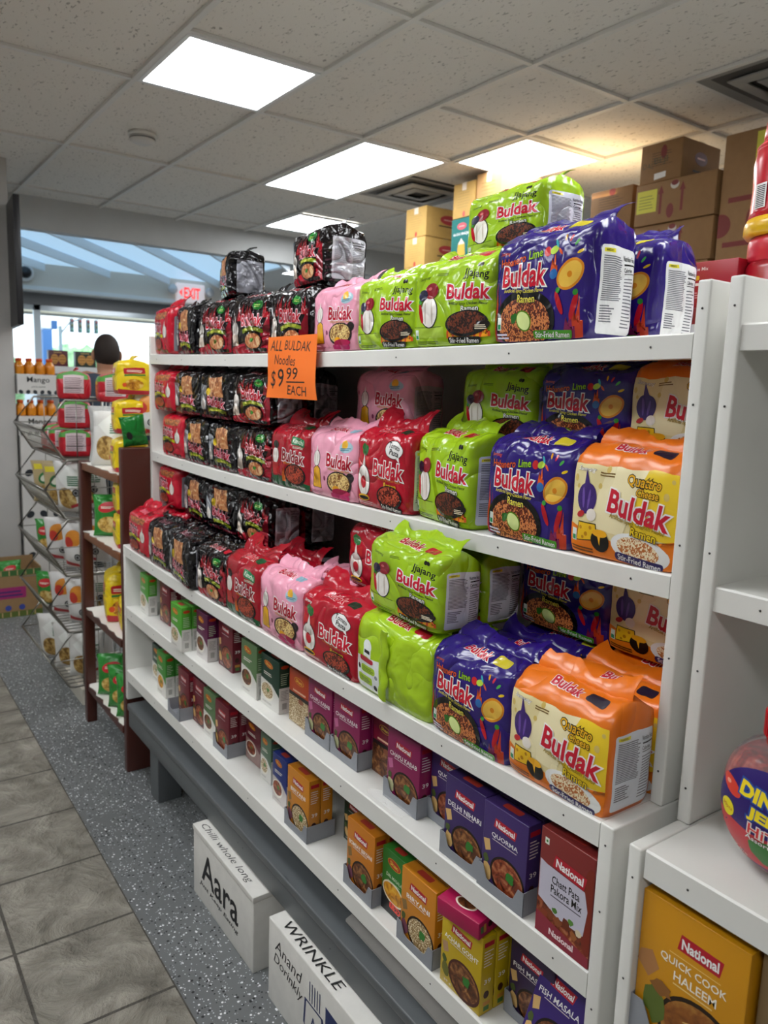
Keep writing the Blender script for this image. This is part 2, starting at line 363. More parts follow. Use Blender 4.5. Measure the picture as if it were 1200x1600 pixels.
def art_orange():
    k = 'soft'; a = Art(W1)
    a.poly([(.0, .18), (.62, .05), (1.36, .3), (1.36, .93), (0, .93)], G('#e9d9a0', k))
    a.poly([(.55, .93), (1.36, .93), (1.36, .28), (.9, .28)], G('#f3cf2a', k)); a.poly([(.3, .3), (.75, .26), (1.0, .93), (.5, .93)], G('#f3e6b8', k))
    for x, y, r in ((.05, .78, .03), (.09, .7, .02), (.5, .9, .03), (.42, .72, .025), (.3, .6, .02), (1.3, .85, .02), (1.24, .7, .03)): a.ell(x, y, r, r*1.2, G('#d9bd66', k))
    a.poly([(0, 0), (1.36, 0), (1.36, .30), (.9, .13), (.5, .22), (0, .30)], G('#e87a14', k))
    a.text('Samyang', .2, .87, .26, .06, G('#fbf6ea', k), G('#5a3410', k), -2, .02, .03, .2); a.lines(.4, .83, .62, .88, 2, G('#7a5a22', k), .5)
    a.text('Quattro', .98, .81, .4, .12, G('#f2b61c', k), G('#2a1c0c', k), -8, .04, .06); a.text('Cheese', 1.03, .71, .26, .075, G('#f2b61c', k), G('#2a1c0c', k), -8, .03, .07)
    buldak(a, .93, .54, .76, .24, k, RED, WHT, -9)
    a.ell(.97, .145, .36, .155, G('#f1f1ee', k), -8); a.ell(.95, .155, .26, .11, food('#b9672c', '#e0b070', '#f4e6c4', 110, 'noodle'), -8)
    a.text('Artificial Spicy Chicken Flavor', .92, .40, .68, .055, G('#c2a01c', k), G('#3a2408', k), -8, .0, .02); a.text('Ramen', 1.02, .315, .3, .085, G('#f4d21c', k), G('#4a2a0c', k), -8, .03, .06)
    a.poly([(.1, .13), (.42, .16), (.40, .34), (.13, .34)], G('#2a1c0c', k)); a.poly([(.11, .14), (.41, .17), (.39, .33), (.14, .33)], G('#f2c21c', k))
    for x, y, r in ((.17, .28, .02), (.25, .22, .025), (.32, .29, .02), (.2, .18, .018), (.36, .22, .018)): a.ell(x, y, r, r, G('#c98a12', k))
    a.ell(.46, .17, .13, .11, G('#120d0a', k)); a.ell(.46, .25, .105, .04, G('#f2b01c', k)); a.poly([(.42, .25), (.48, .25), (.46, .12)], G('#f2b01c', k))
    a.ell(.24, .58, .15, .16, G('#3c1f6e', k)); a.poly([(.19, .72), (.28, .72), (.2, .88)], G('#3c1f6e', k)); a.ell(.19, .58, .02, .11, G('#6a4aa0', k), 5); a.ell(.28, .57, .018, .1, G('#6a4aa0', k), -6); a.ell(.33, .42, .07, .06, G('#efe6da', k), 10); a.ell(.16, .41, .06, .03, G('#c22a2c', k), 20)
    a.rrect(.66, .0, 1.27, .085, G('#2b1f5e', k), .035, -4); a.text('Stir-Fried Ramen', .97, .042, .54, .06, G(WHT, k), None, -4)
    a.rect(.03, .12, .1, .25, G('#dfe9e0', k)); a.rect(.04, .13, .09, .18, G('#2a8a55', k)); a.lines(.03, .03, .45, .09, 2, G('#6a3a0c', k), .5)
    return a
def art_pink():
    k = 'foil'; a = Art(W1); d = G('#3a1420', k)
    a.ell(1.08, .84, .17, .09, G('#a9c7d4', k)); a.ell(1.06, .88, .08, .07, G('#efb63a', k)); a.lines(.95, .79, 1.22, .84, 2, G('#4f8a9a', k), .5)
    buldak(a, .92, .6, .66, .22, k, '#b3122c', '#fbeef0', -3)
    a.text('Artificial Spicy Chicken Flavor', .92, .46, .56, .05, G('#c79a2a', k), None, -3)
    a.ell(1.2, .36, .1, .08, G('#2a2022', k), 30); bowl(a, .93, .26, .33, .19, NOODY, k, '#2a2022'); a.ell(.86, .16, .1, .06, G('#f0a81c', k)); a.ell(.98, .12, .24, .06, G('#b3124c', k))
    a.rrect(.7, .015, 1.2, .09, G('#c22a6a', k), .03, -2)
    a.poly([(.14, .12), (.42, .12), (.4, .44), (.3, .5), (.18, .44)], G('#3a2420', k)); a.poly([(.155, .13), (.405, .13), (.385, .43), (.3, .48), (.19, .43)], G('#e3a81c', k)); garlic(a, .28, .6, 1.35, k)
    a.ell(.06, .7, .03, .04, G('#c2566e', k)); a.ell(.52, .3, .03, .04, G('#8a3a5a', k)); a.lines(.04, .03, .5, .08, 2, G('#a84a66', k), .5)
    return a
def art_tomato():
    k = 'foil'; a = Art(W1); d = G(BLK, k)
    a.text('Samyang', .17, .93, .2, .05, G(WHT, k), shear=.3)
    a.ell(.27, .8, .1, .08, G('#1f6a2c', k)); a.ell(.2, .85, .06, .03, G('#1f6a2c', k), 40); a.poly([(.08, .74), (.25, .66), (.42, .74), (.42, .56), (.25, .62), (.08, .56)], G('#c22426', k))
    garlic(a, .25, .36, 2.3, k); a.ell(.25, .34, .08, .09, G('#b31a26', k)); a.ell(.25, .12, .16, .045, G('#e3b01c', k)); a.ell(.25, .115, .14, .025, d)
    a.ell(1.03, .84, .21, .125, d); a.ell(1.03, .84, .2, .115, G(WHT, k)); a.poly([(1.05, .76), (1.15, .76), (1.16, .68)], G(WHT, k)); a.text('Tomato', 1.03, .885, .28, .075, d, None, -6, .03); a.text('Pasta', 1.04, .8, .22, .075, d, None, -6, .03)
    buldak(a, .9, .56, .72, .23, k, '#c8142f', WHT, -3)
    a.text('Artificial Spicy Chicken Flavor', .92, .42, .56, .05, G('#c7702a', k), None, -3); a.text('Ramen', .98, .35, .28, .07, G('#f0b81c', k), G('#5a0a10', k), -3, .02, .04)
    bowl(a, .95, .19, .3, .16, NOODR, k); a.rrect(.72, .01, 1.26, .085, d, .03, -3); a.text('Stir-Fried Ramen', .99, .047, .48, .055, G(WHT, k), None, -3)
    a.lines(.04, .03, .6, .08, 2, G('#e8b8b8', k), .5)
    return a
def art_kimchi():
    k = 'foil'; a = Art(W1)
    a.poly([(0, 0), (1.36, 0), (1.36, .1), (.7, .2), (0, .16)], G('#12502c', k)); a.rect(0, .0, .12, .3, G('#173a24', k))
    a.rrect(.78, .78, 1.2, .92, G('#1f7a4a', k), .03, -5); a.text('Kimchi', 1.0, .85, .34, .085, G('#e8f4e0', k), None, -5, .03); a.lines(.85, .73, 1.22, .77, 2, G('#d8e8d0', k), .4)
    buldak(a, .85, .57, .7, .22, k, '#8e1020', WHT, -3)
    a.text('Artificial Spicy Chicken Flavor', .85, .43, .58, .05, G('#d88a2a', k), None, -3)
    bowl(a, .92, .25, .33, .2, NOODR, k); garlic(a, .24, .55, 1.6, k); a.poly([(.1, .2), (.4, .2), (.36, .42), (.14, .42)], G('#c2282c', k)); a.ell(.25, .75, .12, .07, G('#15110f', k)); a.flame(.55, .1, .14, .3, G('#d9641c', k))
    a.text('Stir-Fried Ramen', 1.0, .05, .44, .05, G('#e8e0d8', k), None, -3)
    return a
def art_orig():
    k = 'foil2'; a = Art(W1)
    a.poly([(.5, 0), (1.36, 0), (1.36, .75), (1.1, .3)], G('#8e1024', k)); a.poly([(0, 0), (1.36, 0), (1.36, .14), (.5, .2), (0, .1)], G('#a8142a', k))
    for x, h in ((.35, .3), (.5, .36), (.66, .3), (.8, .34), (1.25, .3)): a.flame(x, .62, .15, h, G('#9c1220', k))
    a.ell(1.02, .86, .14, .085, G('#1f7a2c', k)); a.lines(.93, .83, 1.11, .89, 2, G('#b8d070', k), .4)
    garlic(a, .22, .45, 1.6, k); a.poly([(.08, .15), (.36, .15), (.33, .35), (.1, .35)], G('#d8c8b8', k))
    buldak(a, .82, .6, .7, .22, k, '#b01428', '#f0c8d0', -3)
    a.poly([(.52, .44), (.8, .5), (1.2, .42), (1.2, .36), (.8, .42), (.54, .36)], G('#7a8a1c', k)); a.lines(.6, .42, 1.1, .46, 2, G('#d8d84a', k), .5)
    bowl(a, .88, .21, .3, .17, food('#5a2410', '#c8703a', '#ecd8a8', 80), k, '#1c0a0a'); a.ell(.84, .24, .06, .04, G('#3a8a2c', k), 0, 10, .5)
    a.rrect(.85, .02, 1.3, .085, G(BLK, k), .03, -2)
    return a
def art_black():
    k = 'foil2'; a = Art(W1)
    a.poly([(.45, .95), (1.0, .95), (1.1, .5), (.55, .5)], food('#5a2410', '#b8703a', '#e8cfa0', 80)); a.ell(.48, .62, .1, .09, G('#d8b82a', k))
    a.poly([(.05, .2), (.34, .2), (.4, .75), (.1, .8)], G('#8a8e94', k)); garlic(a, .22, .32, 1.4, k)
    buldak(a, .8, .38, .72, .22, k, '#a81c34', '#e8b4c0', -6)
    a.poly([(.45, .23), (.8, .27), (1.2, .18), (1.2, .1), (.8, .19), (.47, .14)], G('#7a8a1c', k)); a.lines(.55, .18, 1.1, .22, 2, G('#d8d84a', k), .5); a.poly([(0, 0), (1.36, 0), (1.36, .05), (.6, .08), (0, .05)], G('#6a1426', k))
    return a
def art_red():
    k = 'foil'; a = Art(W1)
    a.poly([(.1, .25), (.7, .25), (.8, .7), (.2, .75)], G('#1c1414', k)); buldak(a, .5, .62, .7, .22, k, '#a81c34', '#f0c8d0', -3)
    a.poly([(.15, .45), (.5, .51), (.95, .43), (.95, .36), (.5, .44), (.17, .37)], G('#c8c81c', k)); a.lines(.25, .42, .85, .47, 2, G('#1a1a10', k), .5)
    bowl(a, .55, .22, .32, .15, NOODR, k); garlic(a, 1.08, .5, 1.5, k); a.rrect(.8, .02, 1.25, .085, G('#5a0a14', k), .03, -2); a.poly([(.2, .95), (1.2, .95), (1.1, .8), (.3, .8)], NOOD)
    return a
def art_greenback():
    k = 'foil'; a = Art(W1); W = W1
    a.poly([(.0, .02), (.5, .02), (.5, .52), (.0, .46)], G('#e4e8e6', k)); a.ell(.24, .66, .09, .1, G('#e9ece8', k)); a.rect(.16, .5, .32, .62, G('#e9ece8', k)); a.rect(.18, .55, .3, .6, G('#1c1c1c', k))
    a.rrect(.08, .42, .38, .49, G('#b8243a', k), .03); a.rrect(.12, .27, .42, .38, G('#a6c82a', k), .04); a.rrect(.05, .1, .36, .22, G('#a6c82a', k), .04)
    a.ell(.07, .31, .035, .04, G('#2a2a2a', k)); a.ell(.42, .1, .035, .04, G('#2a2a2a', k)); a.ell(.44, .26, .03, .03, G('#8a8e94', k))
    a.lines(.15, .29, .4, .36, 3, G('#4f6a12', k), .4); a.lines(.08, .12, .33, .2, 3, G('#4f6a12', k), .4)
    return a
def top_art(cols, words=True, k='foil'):
    a = Art(PW/PD)
    if words: a.text('Buldak', .9, .26, .62, .2, G(cols[0], k), G(cols[1], k), -3, .03, .05); a.rrect(1.3, .15, 1.62, .35, G(cols[2], k), .05, -4)
    else: a.poly([(.2, .1), (1.2, .16), (.9, .34), (.3, .3)], G(cols[0], k))
    return a
PK = {}
def pack_proto(key, base, front, side, top, fk='foil', amp=1.0, flap=.026, fcol=None):
    PK[key] = (base, front, side, top, fk, amp, flap, fcol or base); 
pack_proto('green', '#9cc21a', art_green, lambda: label_side(base='#d9dbe4'), lambda: top_art(('#b01428', '#f0d8c8', '#b01428')))
pack_proto('purple', '#2a1672', art_purple, lambda: label_side(x0=.16), lambda: top_art((RED, WHT, '#c8b82a')), fk='foil', amp=1.15)
pack_proto('orange', '#ea7612', art_orange, lambda: label_side('soft', '#e2e8ee', .1), lambda: top_art((RED, WHT, '#20162e'), k='soft'), fk='soft', amp=1.1)
pack_proto('pink', '#eaa0b6', art_pink, lambda: label_side(base='#c9a9b4', head=False), lambda: top_art(('#b3122c', '#f6dce2', '#8ab0c0')))
pack_proto('tomato', '#b00f26', art_tomato, lambda: label_side(base='#dcdfd2'), lambda: top_art((RED, '#f0c8c8', '#16301c')), flap=.034)
pack_proto('kimchi', '#a00f22', art_kimchi, lambda: label_side(base='#8a8a90', head=False), lambda: top_art((RED, '#f0c8c8', '#16502c')), flap=.036)
pack_proto('orig', '#120c0e', art_orig, lambda: label_side('foil2', '#b9b9c0', .2, False), lambda: top_art(('#8e1024', '#e8c8c8', '#b8142a'), k='foil2'), fk='foil2', amp=1.2, flap=.02)
pack_proto('black', '#0d0c10', art_black, lambda: label_side('foil2', '#8e8e96', .2, False), lambda: top_art(('#5a1a2c', '#c8a0a8', '#2a2a30'), k='foil2'), fk='foil2', amp=1.25, flap=.018)
pack_proto('red', '#bd142c', art_red, lambda: label_side(base='#8c8c92', head=False), lambda: top_art(('#e8506a', '#f4c0c8', '#7a0c18')), flap=.034)
pack_proto('greenback', '#a4c81c', art_greenback, lambda: top_art(('#7a9a14', '#a4c81c', '#a4c81c'), False), lambda: top_art(('#b01428', '#f0d8c8', '#b01428')))
PMESH = {}
def pack_meshes(key, v):
    if (key, v) in PMESH: return PMESH[(key, v)]
    base, front, side, top, fk, amp, flap, fcol = PK[key]; seed = sum(map(ord, key))+v*11
    mb = MB(); soft_body(mb, pack_surface(PW, PD, PH, seed, amp), G(base, fk), front(), side(), top())
    PMESH[(key, v)] = (mb.mesh('film_bag'), flap_mesh(G(fcol, fk), PW, PH, seed, .6 if v == 0 else .9, flap)); return PMESH[(key, v)]
def pack(key, x, y, z, label, group, rz=0, sx=1, sy=1, sz=1, v=0, tilt=0):
    """x: front face, y: middle, z: base"""
    bm_, fm = pack_meshes(key, v)
    t = empty('noodle_multipack', (x+PD/2*sx, y, z)); t.rotation_euler = (0, math.radians(tilt), math.radians(rz)); t.scale = (sx, sy, sz)
    tag(t, label, 'noodle pack', group)
    b = bpy.data.objects.new('film_bag', bm_); COL.objects.link(b); b.parent = t
    f = bpy.data.objects.new('seal_flap', fm); COL.objects.link(f); f.parent = t
    if key == 'greenback':
        if 'seam' not in PMESH:
            s = MB(); V = []; F = []
            for i in range(13):
                h = PH*(.04+.86*i/12); dx = .004*math.sin(i*1.3)
                V += [(-PD/2-.009, .018+dx, h), (-PD/2-.013, .002+dx*.6, h), (-PD/2-.009, -.002+dx, h)]
            for i in range(12): F += [(3*i, 3*i+3, 3*i+4, 3*i+1), (3*i+1, 3*i+4, 3*i+5, 3*i+2)]
            PMESH['seam'] = s.add(V, F, mat('#a4c81c', .3, .55, 0, 'foil'), True).mesh('back_seam')
        q = bpy.data.objects.new('back_seam', PMESH['seam']); COL.objects.link(q); q.parent = t
    return t
# ------------------------------------------------------------------ the room
HC = CZ+1.31                                  # ceiling height
GX, GY = 1.178, 2.417                         # a ceiling grid crossing
def node_floor():
    m, n, l, p = newmat('speckled_epoxy'); p.inputs['Roughness'].default_value = .42
    tc = n.new('ShaderNodeTexCoord')
    nz = n.new('ShaderNodeTexNoise'); nz.inputs['Scale'].default_value = 3; nz.inputs['Detail'].default_value = 5; l.new(tc.outputs['Object'], nz.inputs['Vector'])
    rp = n.new('ShaderNodeValToRGB'); rp.color_ramp.elements[0].color = lin('#585a5b'); rp.color_ramp.elements[1].color = lin('#757878'); l.new(nz.outputs['Fac'], rp.inputs[0])
    prev = rp.outputs[0]
    for sc, th, c, jit in ((120, .13, '#e4e6e8', 0), (95, .13, '#16181a', 3.1), (190, .16, '#c6cace', 7.7), (140, .08, '#24282a', 5.3)):
        mp = n.new('ShaderNodeMapping'); mp.inputs['Location'].default_value = (jit, jit*1.7, 0); l.new(tc.outputs['Object'], mp.inputs[0])
        vo = n.new('ShaderNodeTexVoronoi'); vo.inputs['Scale'].default_value = sc; l.new(mp.outputs[0], vo.inputs['Vector'])
        sp = n.new('ShaderNodeSeparateColor'); l.new(vo.outputs['Color'], sp.inputs[0])
        a = n.new('ShaderNodeMath'); a.operation = 'LESS_THAN'; a.inputs[1].default_value = .36; l.new(vo.outputs['Distance'], a.inputs[0])
        b = n.new('ShaderNodeMath'); b.operation = 'LESS_THAN'; b.inputs[1].default_value = th; l.new(sp.outputs[0], b.inputs[0])
        ml = n.new('ShaderNodeMath'); ml.operation = 'MULTIPLY'; l.new(a.outputs[0], ml.inputs[0]); l.new(b.outputs[0], ml.inputs[1])
        mx = n.new('ShaderNodeMix'); mx.data_type = 'RGBA'; l.new(ml.outputs[0], mx.inputs[0]); l.new(prev, mx.inputs[6]); mx.inputs[7].default_value = lin(c); prev = mx.outputs[2]
    l.new(prev, p.inputs['Base Color'])
    return m
def node_tile():
    m, n, l, p = newmat('slate_tile'); p.inputs['Roughness'].default_value = .45
    tc = n.new('ShaderNodeTexCoord'); mp = n.new('ShaderNodeMapping'); l.new(tc.outputs['Object'], mp.inputs[0]); mp.inputs['Scale'].default_value = (1.2, 1.35, 1); mp.inputs['Rotation'].default_value = (0, 0, .5)
    nz = n.new('ShaderNodeTexNoise'); nz.inputs['Scale'].default_value = 7; nz.inputs['Detail'].default_value = 9; nz.inputs['Roughness'].default_value = .62; nz.inputs['Distortion'].default_value = .5; l.new(mp.outputs[0], nz.inputs['Vector'])
    r = n.new('ShaderNodeValToRGB'); e = r.color_ramp.elements; e[0].position = .3; e[0].color = lin('#625e54'); e[1].position = .7; e[1].color = lin('#a9a498')
    x = e.new(.5); x.color = lin('#888378'); l.new(nz.outputs['Fac'], r.inputs[0])
    # grout lines
    sx = n.new('ShaderNodeSeparateXYZ'); l.new(tc.outputs['Object'], sx.inputs[0]); outs = []
    for ax, per, org in ((0, .311, .61), (1, .3265, 1.672)):
        a = n.new('ShaderNodeMath'); a.operation = 'SUBTRACT'; a.inputs[1].default_value = org-20*per; l.new(sx.outputs[ax], a.inputs[0])
        b = n.new('ShaderNodeMath'); b.operation = 'PINGPONG'; b.inputs[1].default_value = per/2; l.new(a.outputs[0], b.inputs[0])
        c = n.new('ShaderNodeMath'); c.operation = 'LESS_THAN'; c.inputs[1].default_value = .0042; l.new(b.outputs[0], c.inputs[0]); outs.append(c)
    mxm = n.new('ShaderNodeMath'); mxm.operation = 'MAXIMUM'; l.new(outs[0].outputs[0], mxm.inputs[0]); l.new(outs[1].outputs[0], mxm.inputs[1])
    mx = n.new('ShaderNodeMix'); mx.data_type = 'RGBA'; l.new(mxm.outputs[0], mx.inputs[0]); l.new(r.outputs[0], mx.inputs[6]); mx.inputs[7].default_value = lin('#4a463f'); l.new(mx.outputs[2], p.inputs['Base Color'])
    sb = n.new('ShaderNodeMath'); sb.operation = 'SUBTRACT'; l.new(nz.outputs['Fac'], sb.inputs[0]); l.new(mxm.outputs[0], sb.inputs[1])
    bu = n.new('ShaderNodeBump'); bu.inputs['Strength'].default_value = 1; bu.inputs['Distance'].default_value = .05; l.new(sb.outputs[0], bu.inputs['Height']); l.new(bu.outputs[0], p.inputs['Normal'])
    return m
def node_ceiling():
    m, n, l, p = newmat('fissured_ceiling_tile'); p.inputs['Roughness'].default_value = .9; p.inputs['Specular IOR Level'].default_value = .1
    tc = n.new('ShaderNodeTexCoord'); mp = n.new('ShaderNodeMapping'); mp.inputs['Scale'].default_value = (95, 38, 60); mp.inputs['Rotation'].default_value = (0, 0, .15); l.new(tc.outputs['Object'], mp.inputs[0])
    nz = n.new('ShaderNodeTexNoise'); nz.inputs['Scale'].default_value = 1; nz.inputs['Detail'].default_value = 2; nz.inputs['Distortion'].default_value = .6; l.new(mp.outputs[0], nz.inputs['Vector'])
    r = n.new('ShaderNodeValToRGB'); e = r.color_ramp.elements; e[0].position = .30; e[0].color = lin('#aaa59d'); e[1].position = .37; e[1].color = lin('#e6e1d9'); l.new(nz.outputs['Fac'], r.inputs[0])
    l.new(r.outputs[0], p.inputs['Base Color'])
    return m
M_GREY = mat('#c6c7c6', .7, .2, 0, 'grime'); M_WALL = mat('#b8b6b3', .6, .3, 0, 'grime'); M_WHITE = mat('#e0dfd9', .38, .5, 0, 'grime'); M_TEE = mat('#dddbd6', .5)
XL, XR, YB, YF = -3.2, 5.6, -3.4, 12.2
m = MB(); m.box((.61, YB, -.1), (XR, YF, 0), node_floor()); struct(m.build('floor'))
m = MB(); m.box((XL, YB, -.1), (.61, YF, 0), node_tile()); struct(m.build('floor_tiles'))
m = MB(); m.box((XL-.1, YB, 0), (XL, YF, 3.2), M_WALL); struct(m.build('wall_left'))
m = MB(); m.box((XR, YB, 0), (XR+.1, YF, 3.2), M_WALL); struct(m.build('wall_right'))
m = MB(); m.box((XL, YB-.1, 0), (XR, YB, 3.2), M_WALL); struct(m.build('wall_back'))
# ceiling with openings for the light panels (the panels sit in the grid)
m = MB(); m.box((XL, YB, HC+.012), (XR, 6.4, HC+.06), node_ceiling()); struct(m.build('ceiling'))
tee = MB(); tw = .012
TX = .609
for i in range(-7, 8):
    x = GX+i*TX
    if XL < x < XR: tee.box((x-tw, YB, HC-.004), (x+tw, 6.4, HC+.011), M_TEE)
for j in range(-5, 5):
    y = GY+j*1.2265
    if YB < y < 6.4: tee.box((XL, y-tw, HC-.002), (XR, y+tw, HC+.011), M_TEE)
for i, y in ((0, 3.03),): tee.box((GX+i*TX, y-tw, HC-.002), (GX+(i+1)*TX, y+tw, HC+.011), M_TEE)
tee.box((GX+2*TX, 3.04-tw, HC-.002), (GX+4*TX, 3.04+tw, HC+.011), M_TEE)
tee.box((GX+3*TX, 2.1-tw, HC-.002), (GX+4*TX, 2.1+tw, HC+.011), M_TEE)
struct(tee.build('trim_1'))
# light panels
M_LED = emit('#f9fcff', PANEL, 'led_diffuser')
def light_panel(x0, y0, x1, y1, label):
    t = empty('ceiling_light', ((x0+x1)/2, (y0+y1)/2, HC-.004 if y0 < 10 else CZ+1.187)); tag(t, label, 'ceiling light', 'ceiling light panels')
    a, b = (x1-x0)/2, (y1-y0)/2
    f = MB(); e = .018; wt = mat('#e9eaea', .4)
    for q in (((-a, -b, -.003), (a, -b+e, .012)), ((-a, b-e, -.003), (a, b, .012)), ((-a, -b+e, -.003), (-a+e, b-e, .012)), ((a-e, -b+e, -.003), (a, b-e, .012))): f.box(*q, wt)
    f.build('frame', t)
    d = MB(); d.box((-a+e, -b+e, .002), (a-e, b-e, .01), M_LED); d.build('diffuser', t)
light_panel(1.19, 3.04, 1.775, 3.63, 'square lit ceiling panel nearest the smoke detector, top left of the photo')
light_panel(2.408, 3.655, 2.992, 4.86, 'long lit ceiling panel, brightest middle one above the black and green packs')
light_panel(3.017, 3.05, 3.60, 3.63, 'square lit ceiling panel in warm tinted ceiling above the lime pack on top')
light_panel(3.017, 5.46, 3.60, 6.06, 'far lit ceiling panel beside the grey bulkhead, partly behind the tall black pack')
for x, y, lb in ((1.19, .0, 'first'), (-1.246, 1.21, 'second'), (-1.246, 3.66, 'third'), (-1.246, -1.24, 'fourth'), (1.19, -2.46, 'fifth'), (4.24, .6, 'sixth'), (-.03, 1.21, 'seventh')):  # panels out of view, added to raise the light on the shelf fronts
    light_panel(x, y, x+.584, y+1.2, 'added lit ceiling panel out of view, '+lb+' of those behind the camera')
# vents
def vent(x0, y0, x1, y1, label):
    t = empty('ceiling_vent', ((x0+x1)/2, (y0+y1)/2, HC)); tag(t, label, 'air vent'); a, b = (x1-x0)/2, (y1-y0)/2
    q = MB(); q.box((-a, -b, .002), (a, b, .011), mat('#4c4a48', .6)); q.build('backing', t)
    for k, c in ((1.0, '#8c8a86'), (.7, '#a5a39e'), (.42, '#a5a39e')):
        f = MB(); A, B = a*k, b*k; A2, B2 = A-.055, B-.055; zl = -.012 if k < 1 else -.004
        v = [(-A, -B, zl), (A, -B, zl), (A, B, zl), (-A, B, zl), (-A2, -B2, .004-.02*(k < 1)), (A2, -B2, .004-.02*(k < 1)), (A2, B2, .004-.02*(k < 1)), (-A2, B2, .004-.02*(k < 1))]
        f.add(v+[(x, y, z+.006) for x, y, z in v], [(0, 4, 5, 1), (1, 5, 6, 2), (2, 6, 7, 3), (3, 7, 4, 0), (8, 9, 13, 12), (9, 10, 14, 13), (10, 11, 15, 14), (11, 8, 12, 15), (0, 1, 9, 8), (1, 2, 10, 9), (2, 3, 11, 10), (3, 0, 8, 11)], mat(c, .5)); f.build('louver_ring', t)
vent(3.017, 4.06, 3.60, 4.63, 'square air vent with nested louvers in ceiling above the yellow cartons')
vent(3.017, 1.5, 3.60, 2.09, 'dark square air vent in ceiling at upper right of the photo')
t = empty('smoke_detector', (1.465, 4.40, HC+.011)); tag(t, 'round white smoke detector on the ceiling tile', 'smoke detector')
q = MB(); q.lathe([(.075, 0), (.075, -.018), (.06, -.02)], mat('#dcdad4', .5)); q.build('base', t)
q = MB(); q.lathe([(.068, -.02), (.066, -.04), (.05, -.05), (.0, -.052)], mat('#cfccc6', .5)); q.lathe([(.0665, -.027), (.0685, -.0285), (.0685, -.031), (.0665, -.033)], mat('#55524e', .6)); q.build('cover', t)
# bulkhead, skylight bay and front of the shop
m = MB(); m.box((XL, 6.4, CZ+1.09), (XR, 6.52, HC+.4), M_GREY); struct(m.build('wall_front_bulkhead'))
m = MB(); m.box((.2, 6.52, HC+.02), (4.25, 10.05, HC+.05), emit('#a8cbe6', .30, 'skylight_panel')); struct(m.build('window_1'))
m = MB(); wb = mat('#dfe5e8', .5)
for k in range(-4, 9):
    x0, y0 = .2+k*.75, 6.55; L = 3.45; dx = math.tan(math.radians(38))*L
    T = Matrix.Translation((x0, y0, HC-.02)) @ Matrix.Rotation(-math.radians(38), 4, 'Z')
    a0 = max(0, (.2-x0)/math.sin(math.radians(38))); a1 = min(L/math.cos(math.radians(38)), (4.25-x0)/math.sin(math.radians(38)))
    if a1 > a0: m.box((-.012, a0, -.05), (.012, a1, .038), wb, T=T)
struct(m.build('trim_2'))
m = MB(); m.box((4.25, 6.52, HC), (XR, 10.05, HC+.05), mat('#d4d3cf', .8)); m.box((XL, 6.52, HC), (.2, 10.05, HC+.05), mat('#d4d3cf', .8)); struct(m.build('ceiling_front'))
light_panel(-2.2, 6.9, -1.6, 8.1, 'added lit ceiling panel past the bulkhead, hidden behind the grey column')  # unseen panel, added to brighten the front beam and window frames
light_panel(4.4, 7.2, 5.0, 8.4, 'lit ceiling panel past the bulkhead, glimpsed between the two raised black packs')
m = MB(); m.box((XL, 10.05, CZ+1.03), (XR, 10.3, HC+.1), mat('#d8cfc2', .7)); m.box((XL, 10.02, CZ+1.02), (XR, 10.06, CZ+1.065), mat('#e2e2e0', .5)); m.box((XL, 10.3, CZ+1.2), (XR, YF, HC), mat('#b5b3b0', .8)); struct(m.build('trim_3'))
for x_ in (.6, 3.0): light_panel(x_, 10.9, x_+1.2, 11.5, 'added lit panel in the soffit by the window, %s one, hidden by the front beam' % ('left' if x_ < 1 else 'right'))  # unseen soffit panels, added to lift the dark window wall
WH = CZ+1.035
m = MB(); m.box((XL, YF, WH), (XR, YF+.15, 3.2), mat('#77787a', .7)); m.box((XL, YF, 0), (XR, YF+.15, .5), mat('#77787a', .7)); struct(m.build('wall_front'))
m = MB(); al = mat('#c3ccd2', .35, .5, .6)
for x in (XL, -1.6, 0.1, 2.46, 4.6, XR-.06): m.box((x, YF+.02, .5), (x+.09, YF+.1, WH), al)
m.box((XL, YF+.02, WH-.07), (XR, YF+.1, WH), al); m.box((XL, YF+.02, .5), (XR, YF+.1, .56), al); struct(m.build('window_2'))
gm, gn, gl, gp = newmat('shop_window_glass'); gp.inputs['Base Color'].default_value = (.93, .98, 1, 1); gp.inputs['Roughness'].default_value = 0; gp.inputs['Transmission Weight'].default_value = 1; gp.inputs['IOR'].default_value = 1.0
m = MB(); m.box((XL, YF+.055, .56), (XR, YF+.065, WH-.07), gm); struct(m.build('window_3'))
# grey column on the left with a screen on its side
m = MB(); m.box((-.6, 5.45, 0), (.972, 6.4, HC+.05), M_WALL, .01); struct(m.build('wall_column'))
t = empty('wall_screen', (.985, 5.6, CZ+.68)); t.rotation_euler = (0, 0, math.radians(-4)); tag(t, 'dark flat screen seen edge-on, hung on the grey column at far left', 'screen')
q = MB(); q.box((-.014, -.5, -.37), (.022, .1, .37), mat('#15151a', .35), .006); q.build('bezel', t)
q = MB(); q.box((.0225, -.47, -.34), (.024, .07, .34), mat('#050507', .15)); q.build('display', t)
t = empty('security_camera', (1.93, 10.02, CZ+1.20)); tag(t, 'small white dome security camera on the soffit, left of the exit sign', 'camera')
q = MB(); T = Matrix.Rotation(PI/2, 4, 'X'); q.lathe([(.10, -.02), (.10, .03), (.085, .06)], mat('#e4e4e2', .4), T=T); q.build('housing', t)
q = MB(); q.lathe([(.07, .06), (.06, .09), (.035, .11), (0, .118)], mat('#0c0d12', .15), T=T); q.build('lens_dome', t)
t = empty('exit_sign', (3.93, 10.0, CZ+1.155)); tag(t, 'white exit sign with red letters hanging below the skylight', 'exit sign')
q = MB(); q.box((-.19, -.03, -.12), (.19, .03, .12), emit('#f0e2e0', .13, 'lit_sign_face'), .01); q.build('housing', t)
